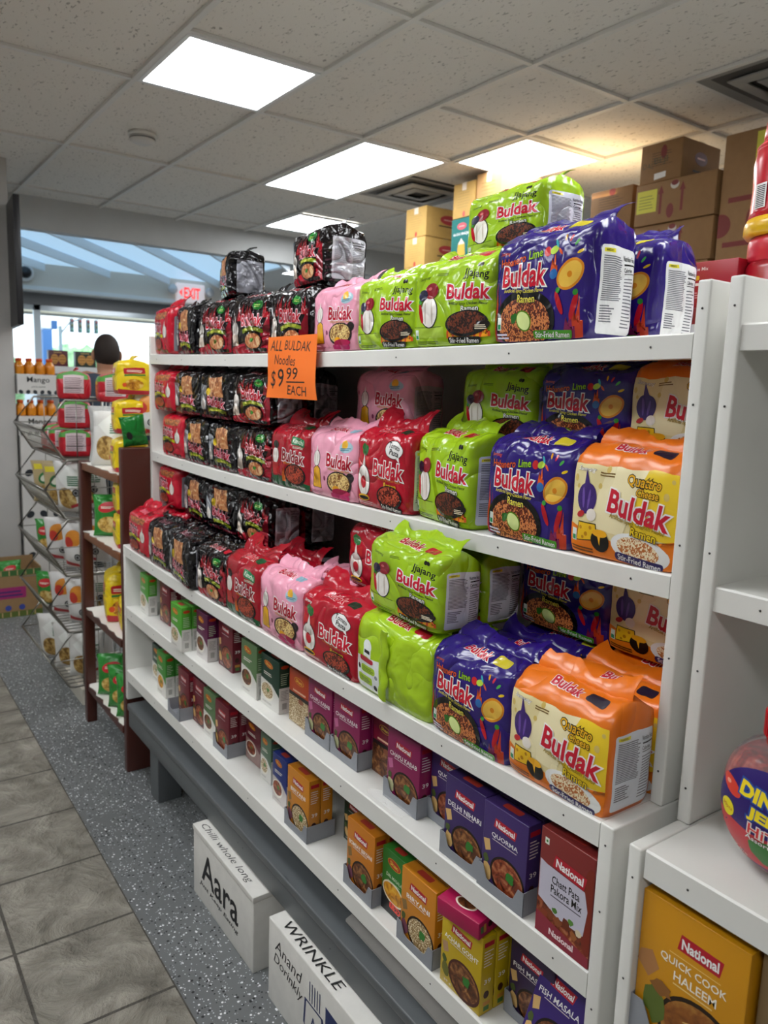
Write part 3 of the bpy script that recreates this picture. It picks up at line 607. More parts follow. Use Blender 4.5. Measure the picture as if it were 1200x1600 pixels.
a = Art(.38/.24); a.text('EXIT', .86, .5, .92, .58, emit('#ff3a3a', .4, 'exit_letters'), None, 0, .03); a.poly([(.12, .5), (.3, .72), (.3, .28)], emit('#ff4a4a', .4, 'exit_arrow'))
q = MB(); a.to_mesh(q, lambda u, v, o: (u*.38-.19, -.0305-o, v*.24-.12)); q.build('lettering', t)
for sx in (-1, 1):
    q = MB(); q.lathe([(.05, 0), (.062, .05), (.05, .055)], mat('#c8c8c8', .3, .5, .5), T=Matrix.Translation((sx*.25, .0, .03)) @ Matrix.Rotation(PI/2, 4, 'X')); q.tube([(sx*.19, 0, .02), (sx*.25, 0, .03)], .012, mat('#c8c8c8', .4)); q.build('lamp_head', t)
# ------------------------------------------------------------------ outside the window
m = MB(); m.box((-60, YF+.15, -.25), (90, 120, -.1), mat('#8d9094', .9)); struct(m.build('ground_outside'))
m = MB(); m.box((-6, 17, CZ+1.30), (14, 17.4, CZ+1.9), mat('#b8ad98', .7)); m.box((-6, 17.4, CZ+1.75), (14, 24, CZ+1.9), mat('#9a948a', .7)); o = m.build('pump_canopy'); tag(o, 'beige canopy fascia across the top of the shop window, outside', 'canopy')
for cx in (-3, 12): m2 = MB(); m2.tube([(cx, 20.5, -.1), (cx, 20.5, CZ+1.76)], .15, mat('#b0aca4', .6), 10); m2.build('canopy_post', o)
leaf = food('#7fa67c', '#a9cf9a', '#cfe8c0', 2.2, 'leaf', .8)  # greens lightened in the colour for the hazy, overexposed outdoors
def tree(x, y, h, r, label, seed):
    t = empty('tree', (x, y, -.1)); tag(t, label, 'tree', 'trees across the road'); rnd = random.Random(seed)
    q = MB(); q.tube([(0, 0, 0), (.1, .05, h*.3), (0, 0, h*.6)], .16, mat('#4f4438', .9), 8); q.build('trunk', t)
    q = MB()
    for k in range(16):
        bm = bmesh.new(); bmesh.ops.create_icosphere(bm, subdivisions=3, radius=r*(.35+.25*rnd.random()))
        c = Vector((rnd.uniform(-.7, .7)*r, rnd.uniform(-.6, .6)*r, h*.68+rnd.uniform(-.5, .55)*r))
        for v in bm.verts: v.co += noise.noise_vector(v.co*2.3+c)*r*.22; v.co += c
        q.bm(bm, leaf, False)
    q.build('crown', t)
tree(11.0, 42, 2.7, 1.7, 'light green round tree outside, left of the man\'s head', 1); tree(7.0, 46, 2.3, 1.3, 'pale tree outside behind the blue sign post', 2); tree(18.0, 44, 2.9, 1.9, 'tree outside to the right of the man\'s head', 3)
tree(8.9, 52, 2.2, 1.2, 'small distant tree outside between sign post and traffic light pole', 4)
t = empty('roadside_sign', (6.42, 30, -.1)); tag(t, 'red and white sign on thick blue post outside the window', 'sign')
q = MB(); q.box((-.15, -.2, 0), (.17, .2, 3.3), mat('#3f6fa8', .5), .02); q.build('post', t)
q = MB(); q.box((-.36, -.15, 3.32), (.16, .15, 3.62), mat('#f2f2f4', .5), .02); q.box((-.37, -.16, 3.32), (-.24, .16, 3.63), mat('#d84a5c', .5)); q.box((.16, -.16, 3.32), (.36, .16, 3.62), mat('#2e5f94', .5)); q.build('panel', t)
t = empty('traffic_signal', (7.25, 31.5, -.1)); tag(t, 'traffic signal mast arm with hanging lights outside the window', 'traffic light'); gy = mat('#7f8c92', .5)
q = MB(); q.tube([(0, 0, 0), (0, 0, 3.55)], .07, gy, 10); q.build('mast', t); q = MB(); q.tube([(0, 0, 3.25), (.35, 0, 3.7), (.9, 0, 3.92), (1.7, 0, 3.95)], .03, gy, 8); q.build('arm', t)
for k in range(4):
    h = MB(); x = .42+k*.30; h.box((x-.07, -.08, 3.34), (x+.07, .08, 3.86), mat('#56666a', .6), .02)
    for j, c in enumerate(('#4a7a6a', '#5a5a3a', '#7a3a3a')): h.lathe([(.05, 0), (.055, .03), (.045, .07)], mat(c, .4), 12, Matrix.Translation((x, -.08, 3.43+j*.17)) @ Matrix.Rotation(PI/2, 4, 'X'))
    h.build('signal_head', t)
# ------------------------------------------------------------------ white display shelf
X1, X2, XBK = .940, .835, 1.292                # front of upper shelves, front of lower shelves, back
YL, YR = 2.79, .600                            # outer faces of the end panels
def par(l, r, s):
    def f(y):
        t = (y-YR)/(YL-YR); return CZ+r+(l-r)*t-4*s*t*(1-t)
    return f
zA = par(.097, .089, .011); zB = par(-.248, -.242, .013); zC = par(-.589, -.583, .018)
zD = lambda y: CZ-.817
zE = lambda y: CZ-1.060
def nails(mb, pts, r=.0016, d=-.0004):
    for x, y, z in pts: mb.lathe([(r, 0), (r, .0006)], mat('#3a3836', .6), 8, Matrix.Translation((x+d, y, z)) @ Matrix.Rotation(-PI/2, 4, 'Y'))
def board(name, x0, x1, ya, yb, zf, th, parent, n=16, rails=True):
    q = MB(); V = []; F = []
    e = .0025
    prof = lambda z: [(x0, z-th), (x0, z-e), (x0+e, z), (x1, z), (x1, z-.018), (x0+.022, z-.018), (x0+.022, z-th)]
    for i in range(n+1):
        y = ya+(yb-ya)*i/n
        V += [(x, y, z) for x, z in prof(zf(y))]
    k = 7
    for i in range(n):
        for j in range(k): F.append((i*k+j, (i+1)*k+j, (i+1)*k+(j+1) % k, i*k+(j+1) % k))
    F.append(tuple(range(k))); F.append(tuple(n*k+j for j in range(k))[::-1])
    bm = bmesh.new(); vs = [bm.verts.new(v) for v in V]
    for f in F: bm.faces.new([vs[i] for i in f])
    bmesh.ops.recalc_face_normals(bm, faces=bm.faces[:]); q.bm(bm, M_WHITE)
    nails(q, [(x0, ya+(yb-ya)*t, zf(ya+(yb-ya)*t)-th*.5) for t in (.03, .16, .31, .52, .70, .86, .97)])
    return q.build(name, parent)
def side_panel(x0, x1, y0, y1, z0, z1, parent, cap=True):
    q = MB(); q.box((x0, y0, z0), (x1, y1, z1), M_WHITE, .003)
    nails(q, [(x0, (y0+y1)/2, z0+(z1-z0)*t) for t in (.07, .3, .52, .78, .95)])
    return q.build('side_panel', parent)
PT = .020
sh = empty('display_shelf', ((X1+XBK)/2, (YL+YR)/2, 0)); tag(sh, 'long white painted stepped shelf unit filled with noodle packs and spice boxes', 'shelf')
inv = Matrix.Translation(-sh.location)
def under(o, p): o.parent = p; o.matrix_parent_inverse = Matrix.Translation(-p.location); return o
class Sub:                                     # builds a part in world coordinates under a thing
    pass
BT = CZ-1.178                                  # top of the grey bench
zCl = CZ-.583
for o in (side_panel(X1, XBK, YR, YR+PT, zCl+.001, CZ+.156, None), side_panel(X1, XBK, YL-PT, YL, CZ-.5885, CZ+.160, None),
          side_panel(X2, XBK, YR, YR+PT+.004, BT+.001, zCl, None), side_panel(X2, XBK, YL-PT-.004, YL, BT+.001, CZ-.589, None),
          board('shelf_board', X1, XBK-.012, YR+PT, YL-PT, zA, .034, None), board('shelf_board', X1, XBK-.012, YR+PT, YL-PT, zB, .034, None),
          board('shelf_board', X2, XBK-.012, YR+PT+.004, YL-PT-.004, zC, .038, None), board('shelf_board', X2, XBK-.012, YR+PT+.004, YL-PT-.004, zD, .042, None),
          board('shelf_board', X2, XBK-.012, YR+PT+.004, YL-PT-.004, zE, .042, None)): under(o, sh)
q = MB(); q.box((XBK-.012, YR+PT+.004, BT+.02), (XBK, YL-PT-.004, CZ+.135), M_WHITE); under(q.build('back_panel'), sh)
# second unit, to the right
s2 = empty('display_shelf', (1.1, 0, 0)); tag(s2, 'second white shelf unit at the right edge of the photo, holding the candy jar', 'shelf')
Y2 = .575
fz = lambda v: (lambda y: CZ+v)
for o in (side_panel(X1, XBK, Y2-PT, Y2, CZ-.588, CZ+.157, None), side_panel(X2, XBK, Y2-PT, Y2, BT-.30, CZ-.589, None),
          side_panel(X1, XBK, -1.6, -1.58, CZ-.588, CZ+.157, None), side_panel(X2, XBK, -1.6, -1.58, BT-.30, CZ-.589, None),
          board('shelf_board', X1+.004, XBK-.012, -1.58, Y2-PT, fz(.098), .034, None), board('shelf_board', X1+.004, XBK-.012, -1.58, Y2-PT, fz(-.244), .034, None),
          board('shelf_board', X2+.003, XBK-.012, -1.58, Y2-PT-.004, fz(-.587), .040, None), board('shelf_board', X2+.003, XBK-.012, -1.58, Y2-PT, fz(-.852), .04, None),
          board('shelf_board', X2+.003, XBK-.012, -1.58, Y2-PT, fz(-1.12), .04, None)): under(o, s2)
q = MB(); q.box((XBK-.012, -1.58, BT-.2), (XBK, Y2-PT, CZ+.13), M_WHITE); under(q.build('back_panel'), s2)
# grey bench that carries the shelf
gb = mat('#585c5e', .42, .5, 0, 'grime')
bn = empty('bench', (.98, 1.66, 0)); tag(bn, 'low grey painted bench carrying the white shelf, cartons pushed under it', 'bench')
q = MB(); q.box((.822, .61, BT-.022), (1.285, 2.735, BT), gb, .004); q.box((.828, 1.5, BT-.001), (.83, 1.52, BT), gb); under(q.build('bench_top'), bn)
q = MB(); q.box((.826, .615, BT-.086), (.85, 2.73, BT-.023), gb, .004); nails(q, [(.826, y, BT-.05) for y in (.9, 1.3, 1.75, 1.78, 2.2, 2.6)]); under(q.build('apron'), bn)
for x, y in ((.862, 2.52), (.862, .64), (1.19, 2.52), (1.19, .64)):
    q = MB(); q.box((x, y, 0), (x+.085, y+.085, BT-.023), gb, .003); under(q.build('leg'), bn)
# flattened grey card lying on the bench
q = MB(); V = [(.852, .70, 0), (.865, 1.30, 0), (1.05, 1.36, .004), (1.08, .66, .006)]
q.add([(x, y, BT+.001+z) for x, y, z in V]+[(x, y, BT+.007+z) for x, y, z in V], [(3, 2, 1, 0), (4, 5, 6, 7), (0, 1, 5, 4), (1, 2, 6, 5), (2, 3, 7, 6), (3, 0, 4, 7)], mat('#a9a6a0', .7, .3, 0, 'card'))
tag(q.build('card_sheet'), 'flat pale card sheet lying on the grey bench under the lowest shelf', 'card')
# unit that stands back to back behind
bb = empty('back_shelf', (1.5, 1.2, 0)); tag(bb, 'white shelf unit standing back to back behind the stepped one', 'shelf')
q = MB(); q.box((1.30, -1.2, 0), (1.72, 2.79, .1), M_WHITE); under(q.build('plinth'), bb)
q = MB(); q.box((1.30, -1.2, CZ+.06), (1.72, 2.79, CZ+.090), M_WHITE); under(q.build('top_board'), bb)
for y in (-1.2, .6, 2.77):
    q = MB(); q.box((1.30, y, .1), (1.72, y+.02, CZ+.06), M_WHITE); under(q.build('side_panel'), bb)
# ------------------------------------------------------------------ brown wooden stand
wd = mat('#4a2219', .35, .5, 0, 'grime'); wd2 = mat('#7a4a2a', .4, .5, 0, 'grime'); wl = mat('#e4e2da', .5)
br = empty('wooden_stand', (1.0, 3.06, 0)); tag(br, 'dark brown wooden shelf stand with white liners between wire rack and white shelf', 'shelf stand')
q = MB(); q.box((.838, 2.797, 0), (1.22, 2.835, CZ-.238), wd, .006); under(q.build('side_panel'), br)
for x in (.83, 1.18):
    q = MB(); q.box((x, 3.33, 0), (x+.042, 3.372, CZ-.337 if x > 1 else CZ-.337), wd, .004); under(q.build('post'), br)
for k, z in enumerate((-.338, -.628, -.962, -1.305)):
    q = MB(); q.box((.834, 2.836, CZ+z-.034), (1.21, 3.33, CZ+z-.004), wd2 if k < 2 else wd, .003); o = under(q.build('shelf_board'), br)
    q = MB(); V = []; n = 14
    for i in range(n+1):
        y = 2.838+(3.326-2.838)*i/n; V += [(.832+.006*math.sin(i*2.1+k)+.004, y, CZ+z-.003+.002*math.sin(i*1.7)), (1.2, y, CZ+z-.003)]
    N = len(V); V += [(a, b, c+.0025) for a, b, c in V]; F = []
    for i in range(n):
        a = 2*i; F += [(a, a+1, a+3, a+2), (N+a, N+a+2, N+a+3, N+a+1), (a, a+2, N+a+2, N+a), (a+1, N+a+1, N+a+3, a+3)]
    q.add(V, F, wl); q.build('shelf_liner', o)
# ------------------------------------------------------------------ noodle packs on the white shelf
gA, gB, gC = 'noodle packs on the top shelf', 'noodle packs on the second shelf', 'noodle packs on the third shelf'
def row(z, x, items, grp, h=PH):
    for it in items:
        key, ya, yb, lb = it[:4]; kw = it[4] if len(it) > 4 else {}
        ym = (ya+yb)/2; sy = (ya-yb)/PW*1.03
        pack(key, x+kw.pop('dx', .004), ym, z(ym)+kw.pop('dz', .0008), lb, grp, sy=sy, sz=kw.pop('h', h)/PH, **kw)
R2 = X1+.116
# top shelf
row(zA, X1, [
 ('red', 2.755, 2.575, 'red noodle pack at the far left end of the top shelf', {'rz': -4}),
 ('black', 2.545, 2.36, 'crinkled black pack on top shelf, beside the red pack at its left end', {'rz': -5}),
 ('orig', 2.343, 2.10, 'black and red pack on top shelf under left half of the small raised black pack', {'v': 1}),
 ('orig', 2.095, 1.862, 'black and red pack on top shelf left of the one above the orange price sign', {}),
 ('orig', 1.855, 1.66, 'black and red pack on top shelf directly above the orange price sign', {'v': 1}),
 ('pink', 1.63, 1.445, 'pink noodle pack on top shelf between black and lime packs', {'h': .152}),
 ('green', 1.44, 1.24, 'lime noodle pack on top shelf right beside the pink pack', {'h': .155}),
 ('green', 1.237, 1.018, 'lime noodle pack on top shelf touching the big purple pack', {'v': 1, 'h': .168}),
 ('purple', 1.014, .802, 'purple noodle pack at the front of the top shelf, nearest the camera', {'h': .185, 'v': 1, 'rz': -3})], gA, .163)
row(zA, R2, [
 ('purple', .985, .775, 'purple noodle pack behind the front purple one, by the right upright', {'h': .168, 'rz': -3, 'dx': .012}),
 ('green', 1.235, 1.02, 'lime pack hidden behind lime packs on the top shelf, under the raised lime one', {}),
 ('orig', 2.33, 2.11, 'black pack in the rear row of the top shelf under the small raised black pack', {}),
 ('orig', 1.855, 1.66, 'black pack in the rear row of the top shelf under the tall raised black pack', {})], gA, .155)
pack('black', .985, 2.225, zA(2.2)+.172, 'small black pack raised on others, its grey label side turned out', gA, rz=-16, sy=.92, sz=.88, v=1)
pack('orig', .985, 1.735, zA(1.75)+.170, 'black and red pack raised on others, white label side showing, above price sign', gA, rz=-8, sy=.98, sx=1.15, sz=.93)
pack('green', 1.045, 1.108, zA(1.1)+.176, 'lime pack raised on top of the others behind the purple pack', gA, rz=-6, sy=1.12, sz=.86, v=1)
# second shelf
row(zB, X1, [
 ('red', 2.675, 2.475, 'red pack at lower left of the second shelf, under another red one', {}),
 ('black', 2.47, 2.272, 'black pack low on second shelf, between lower red pack and another black one', {'v': 1}),
 ('black', 2.265, 2.065, 'black pack low on second shelf, left of the lower black and red one', {}),
 ('orig', 2.058, 1.845, 'black and red pack low on second shelf, left of the green-based red pack', {}),
 ('kimchi', 1.842, 1.637, 'dark red pack with green base on the second shelf', {'h': .16}),
 ('pink', 1.636, 1.428, 'pink pack at the front of the second shelf', {'h': .165}),
 ('tomato', 1.426, 1.24, 'red pack with white speech bubble on the second shelf', {'h': .175}),
 ('green', 1.226, 1.035, 'lime pack at the front of the second shelf', {'h': .18, 'rz': -9, 'dx': .008, 'sx': 1.15}),
 ('purple', 1.003, .812, 'purple pack at the front of the second shelf', {'h': .18, 'v': 1}),
 ('orange', .808, .624, 'orange and yellow pack at the front of the second shelf', {'h': .172})], gB, .149)
row(zB, X1, [
 ('red', 2.755, 2.56, 'red pack at top left of the second shelf', {'dz': .152}),
 ('black', 2.55, 2.335, 'black pack upper row of second shelf, beside the upper red one', {'dz': .152}),
 ('black', 2.325, 2.10, 'black pack upper row of second shelf, between black and black-red packs', {'dz': .152, 'v': 1}),
 ('orig', 2.09, 1.855, 'black and red pack upper row of second shelf, left below the price sign', {'dz': .152, 'v': 1})], gB, .145)
for key, ya, yb, nm in (('orig', 2.06, 1.86, 'black pack'), ('pink', 1.612, 1.40, 'pink pack'), ('green', 1.215, 1.02, 'lime pack'), ('purple', 1.0, .805, 'purple pack'), ('orange', .80, .624, 'orange pack')):
    row(zB, R2, [(key, ya, yb, nm+' in the rear of the second shelf, bottom one of two', {})], gB, .15)
    row(zB, R2, [(key, ya-.001, yb+.001, nm+' in the shaded rear of the second shelf, standing on another', {'dz': .152, 'v': 1})], gB, .152)
# third shelf, front row
row(zC, X2, [
 ('red', 2.735, 2.53, 'red pack at left end of the third shelf, in front', {'h': .15}),
 ('black', 2.525, 2.33, 'black pack in front on third shelf, beside the front red pack', {}),
 ('black', 2.325, 2.105, 'crumpled black pack in front on third shelf, overhanging its edge slightly', {'v': 1, 'dx': -.006, 'rz': -6}),
 ('orig', 2.10, 1.90, 'black and red pack in front on third shelf, left of the green-based red one', {}),
 ('kimchi', 1.895, 1.692, 'dark red pack with green base in front on the third shelf', {'h': .165}),
 ('pink', 1.69, 1.482, 'pink pack in front on the third shelf', {'h': .165}),
 ('tomato', 1.478, 1.253, 'red pack with white speech bubble in front on the third shelf', {'h': .158}),
 ('greenback', 1.248, 1.016, 'plain lime pack turned backwards, seam showing, on the third shelf', {'h': .160, 'sx': 1.0}),
 ('purple', 1.008, .818, 'purple pack in front on the third shelf, below right of the lime packs', {'h': .165, 'v': 1}),
 ('orange', .812, .626, 'big orange and yellow pack at the right front of the third shelf', {'h': .163})], gC, .152)
pack('green', X2+.024, 1.132, zC(1.13)+.166, 'lime pack lying on the backwards lime one on the third shelf', gC, sy=1.18, sz=1.0, rz=-3, sx=.95)
C2 = X2+.118
row(zC, C2, [
 ('red', 2.75, 2.55, 'red pack in second row of third shelf, bottom one at left end', {}),
 ('black', 2.515, 2.315, 'black pack in second row of third shelf, under a black one near the red', {}),
 ('black', 2.305, 2.09, 'black pack in second row of third shelf, under the right upper black one', {'v': 1}),
 ('orig', 2.08, 1.885, 'black and red pack in second row of third shelf, bottom one', {}),
 ('kimchi', 1.88, 1.68, 'dark red pack behind the green-based red one on the third shelf', {}),
 ('pink', 1.675, 1.485, 'pink pack behind the front pink one on the third shelf', {'v': 1}),
 ('tomato', 1.475, 1.265, 'red pack behind the one with speech bubble, third shelf, bottom one', {}),
 ('green', 1.25, 1.04, 'lime pack in second row of third shelf, at the bottom', {}),
 ('purple', 1.015, .82, 'purple pack lying behind the front purple one on the third shelf', {}),
 ('orange', .815, .626, 'orange pack behind the big orange one on the third shelf', {'v': 1})], gC, .150)
row(zC, C2, [
 ('red', 2.755, 2.57, 'red pack standing on another at upper left of the third shelf', {'dz': .155}),
 ('black', 2.505, 2.32, 'black pack upper row of third shelf, nearest the upper red pack', {'dz': .155}),
 ('black', 2.315, 2.095, 'black pack upper row of third shelf, with dark noodle picture', {'dz': .155, 'v': 1}),
 ('orig', 2.085, 1.885, 'black and red pack upper row of third shelf, beside grey label sides', {'dz': .155}),
 ('tomato', 1.47, 1.262, 'red pack upper row of third shelf, partly behind the raised lime pack', {'dz': .155, 'v': 1}),
 ('green', 1.245, 1.045, 'lime pack behind the raised lime pack on the third shelf', {'dz': .155, 'dx': .03, 'v': 1})], gC, .150)
C3 = X2+.235
row(zC, C3, [('orig', 2.085, 1.885, 'black pack in third row of third shelf, bottom one', {}), ('purple', 1.03, .83, 'purple pack in third row of third shelf, bottom one', {}), ('orange', .825, .626, 'orange pack in third row of third shelf, bottom one', {})], gC, .15)
row(zC, C3, [('orig', 2.084, 1.886, 'black pack in third row of third shelf, upper one with grey label', {'dz': .155}), ('purple', 1.04, .83, 'purple pack standing in the shaded rear of the third shelf', {'dz': .155, 'v': 1, 'dx': .012}), ('orange', .825, .626, 'orange pack standing in the shaded rear of the third shelf', {'dz': .155, 'dx': .012})], gC, .152)
# handwritten price sign hanging from the top shelf edge
V = []; F = []; n = 10; y0, y1 = 1.828, 1.582; x0 = X1-.012
for i in range(n+1):
    for j in range(n+1):
        u, v = i/n, j/n
        y = y0+(y1-y0)*u-.030*u*(1-v)**1.5*(u > 0); z = CZ+.122-.152*(1-v)
        x = x0-.016*(1-v)*(.35+.65*u)+.004*math.sin(v*5+u*3)*(1-v)
        V.append((x, y, z))
g = [[Vector(V[i*(n+1)+j]) for j in range(n+1)] for i in range(n+1)]
om = mat('#ee7426', .65, .3)
q = MB()
for i in range(n):
    for j in range(n): a = i*(n+1)+j; F += [(a, a+n+1, a+n+2), (a, a+n+2, a+1)]
N = len(V); q.add(V+[(x+.0006, y, z) for x, y, z in V], F+[tuple(N+k for k in f[::-1]) for f in F], om, True)
a = Art(.246/.152); ink = mat('#141210', .6)
def hand(t, cx, cy, w_, h_, **k): a.text(t, cx, cy, w_, h_, ink, None, bold=.004, shear=.14, **k)
hand('ALL', .31, .855, .42, .17, rot=-3); hand('BULDAK', 1.02, .835, .84, .155, rot=-3)
hand('Noodles', .62, .615, .72, .16, rot=-3)
hand('$', .2, .30, .17, .30, rot=-2); hand('9', .48, .33, .22, .30); hand('99', .88, .40, .38, .19); a.rect(.66, .255, 1.28, .275, ink); hand('EACH', 1.0, .13, .64, .15, rot=-2)
def fn(u, v, off):
    X = min(max(u*n, 0), n-1e-7); Y = min(max(v*n, 0), n-1e-7); i, j = int(X), int(Y); s, t = X-i, Y-j
    A, B, C_, E_ = g[i][j], g[i+1][j], g[i+1][j+1], g[i][j+1]
    p = A+(B-A)*s+(C_-B)*t if s >= t else A+(E_-A)*t+(C_-E_)*s
    return p+(B-A).cross(C_-A).normalized()*off
a.to_mesh(q, fn, n, n, True)
tag(q.build('price_sign'), 'orange paper price sign with black handwriting hanging from the top shelf', 'sign')
# ------------------------------------------------------------------ spice mix boxes
K = 'glossy'
def C_(c): return mat(c, .32, .5)
STEW = food('#241008', '#6a3a1c', '#b9824a', 70); STEWR = food('#2a0c08', '#8a3a1e', '#c9885a', 70); RICE = food('#8a6a3a', '#d8bc84', '#f0e4c4', 110, 'noodle'); STEWY = food('#7a4a0c', '#d8921c', '#f0c84a', 60)
TRAY = mat('#8f9298', .5, .4, 0, 'card')
def logo(a, x, y, w, h, rot=-2):
    c_, s_ = math.cos(math.radians(rot)), math.sin(math.radians(rot))
    pts = [(-w/2, -h*.42), (w/2-.02, -h/2), (w/2, h*.42), (-w/2+.02, h/2)]
    a.poly([(x+p*c_-q*s_, y+p*s_+q*c_) for p, q in pts], C_('#b3162a')); a.text('National', x, y, w*.82, h*.6, C_(WHT), None, rot, .03)
def art_nat(W, base, title, bowl, lite=True, pic='#d8b070', dark='#1c0f0a', small=None):
    a = Art(W); logo(a, W*.5, .80, W*.52, .115)
    n = len(title)
    for i, t in enumerate(title): a.text(t, W*.5, .655-.085*i, min(W*.84, .066*len(t)), .062, C_(WHT), None, 0, .025)
    a.lines(W*.22, .60-.085*(n-1), W*.78, .615-.085*(n-1), 1, C_('#d8ccd0'), .6, .1)
    a.ell(W*.6, .24, W*.40, .235, C_(dark), -12); a.ell(W*.6, .245, W*.355, .2, bowl, -12); a.ell(W*.66, .28, .065, .06, C_('#2f7a2a'), 0, 12, .5)
    a.poly([(W*.02, .55), (W*.16, .58), (W*.2, .46), (W*.08, .42)], C_(pic)); a.ell(W*.14, .2, .06, .1, C_(small or pic), 20, 12, .3); a.ell(W*.1, .34, .04, .05, C_('#4a5a2a'), 0, 10, .4)
    a.text('39 g', W*.2, .06, W*.18, .035, C_('#e8e0d8'))
    return a
def art_shan(W, top, bowl, low='#dcdad4', split=.46, title=True, shan=True, bowlx=.36):
    a = Art(W); a.poly([(0, 0), (W, 0), (W, split-.14), (W*.6, split+.02), (0, split+.06)], C_(low))
    a.ell(W*.42, .84, W*.24, .062, C_('#d8a01c'), -6); a.ell(W*.42, .84, W*.22, .053, C_('#c2401c'), -6); a.text('Shan', W*.42, .84, W*.3, .055, C_('#f4d84a'), None, -6, .02)
    if title: a.lines(W*.16, .62, W*.72, .69, 2, C_('#e4e0d4'), .5, .3)
    a.ell(W*bowlx, .30, W*.36, .18, C_('#e8e4d8')); a.ell(W*bowlx, .31, W*.31, .145, bowl); a.ell(W*bowlx+.03, .33, .05, .04, C_('#3f7a2a'), 0, 10, .5)
    a.lines(W*.1, .06, W*.6, .1, 2, C_('#9a968c'), .4)
    return a
def side_nat(W, base):
    a = Art(W); a.rect(W*.14, .87, W*.86, .93, C_('#b3162a')); a.lines(W*.16, .62, W*.84, .84, 6, C_('#e8dcd8'), .35, .4)
    a.text('39', W*.5, .42, W*.5, .06, C_('#e8e4e0')); a.ell(W*.45, .25, W*.2, .05, C_('#3a1410')); a.rect(W*.25, .11, W*.75, .16, C_('#c88a3a')); a.rect(W*.3, .04, W*.7, .1, C_('#4a7a3a'))
    return a
def side_shan(W, top, low='#dedcd8'):
    a = Art(W); a.rect(0, 0, W, .5, C_(low)); a.ell(W*.5, .9, W*.36, .035, C_('#c2401c')); a.lines(W*.15, .56, W*.85, .8, 6, C_('#c8d8b8'), .3, .4)
    a.lines(W*.15, .26, W*.85, .46, 7, C_('#8a8880'), .35, .3); a.rect(W*.3, .08, W*.7, .2, C_('#a5a39c')); return a
BM = {}
DZ = .0315
def spice_mesh(key, wd_, ht, base, front, side, top=None, d=DZ):
    if key in BM: return BM[key]
    mb = MB(); e = .0012
    mb.box((0, -wd_/2, 0), (d, wd_/2, ht), mat(base, .32, .5), e)
    front(wd_/ht).to_mesh(mb, lambda u, v, o: (-o*.6, wd_/2-u*wd_, v*ht), eps=.0002)
    side(d/ht).to_mesh(mb, lambda u, v, o: (u*d, -wd_/2-o*.6, v*ht), eps=.0002)
    t = Art(wd_/d)
    if top: top(t, wd_/d)
    else: t.rect(.1, .96, wd_/d-.1, .985, mat('#3a2a22', .5)); t.rrect(wd_/d*.3, .3, wd_/d*.7, .75, C_('#a8342a'), .1)
    t.to_mesh(mb, lambda u, v, o: (v*d, wd_/2-u*wd_, ht+o*.6), eps=.0002)
    BM[key] = mb.mesh('spice_box'); return BM[key]
def nat(key, base, title, bowl, w_=.103, h=.148, **k): return spice_mesh(key, w_, h, base, lambda W: art_nat(W, base, title, bowl, **k), lambda W: side_nat(W, base))
def shan(key, base, bowl, w_=.092, h=.140, low='#dcdad4', **k): return spice_mesh(key, w_, h, base, lambda W: art_shan(W, base, bowl, low, **k), lambda W: side_shan(W, base, low))
def shan_half(key, base, mid, txt, bowl, w_=.094, h=.14):
    def f(W):
        a = Art(W); a.rect(0, 0, W, .5, bowl); a.rect(0, .5, W, .57, C_(mid)); a.ell(W*.5, .82, W*.24, .065, C_('#d8a01c'), -4); a.ell(W*.5, .82, W*.22, .055, C_(base), -4); a.text('Shan', W*.5, .82, W*.3, .055, C_('#f4d84a'), None, -4, .02)
        if txt: a.text(txt, W*.56, .615, W*.62, .05, C_(WHT), None, -2, .01)
        else: a.lines(W*.2, .6, W*.9, .66, 1, C_('#e8b89a'), .6, .1)
        a.ell(W*.6, .46, .09, .05, C_('#8a4a2a')); return a
    return spice_mesh(key, w_, h, base, f, lambda W: side_nat(W, base))
def pakora(W):
    a = Art(W); a.poly([(0, .1), (W, .1), (W, .3), (W*.5, .34), (0, .42)], STEWR); a.ell(W*.95, .5, W*.14, .4, C_('#7a2414'), 0); a.poly([(W*.16, .68), (W*.86, .66), (W*.93, .5), (W*.88, .26), (W*.4, .25), (W*.02, .34), (W*.02, .7)], C_('#c3bfce'))
    for x, y, r, c in ((.2, .24, .05, '#7a3a1c'), (.32, .22, .045, '#8a4a24'), (.44, .25, .05, '#6a2c14'), (.55, .2, .04, '#9a5a2c'), (.27, .3, .03, '#4a7a2a'), (.5, .3, .03, '#5a8a3a'), (.62, .26, .035, '#d8c8a8'), (.12, .2, .045, '#8a3a1c')): a.ell(x*W*1.3, y, r, r, C_(c), 0, 9, .5)
    a.poly([(0, 0), (W, 0), (W, .1), (W*.5, .15), (0, .2)], C_('#8e2a3c'));
    logo(a, W*.57, .74, W*.62, .13, -3); a.text('Chatt Pata', W*.52, .575, W*.52, .075, C_(BLK)); a.text('Pakora Mix', W*.54, .485, W*.58, .075, C_(BLK)); a.lines(W*.25, .415, W*.82, .435, 1, C_('#4a4450'), .5, .05)
    a.rect(W*.08, .86, W*.16, .92, C_('#dfe4d8')); a.ell(W*.12, .89, .012, .012, C_('#2f7a2a')); a.text('National', W*.5, .08, W*.46, .06, C_('#f0dcdc'), None, 0, .03); return a
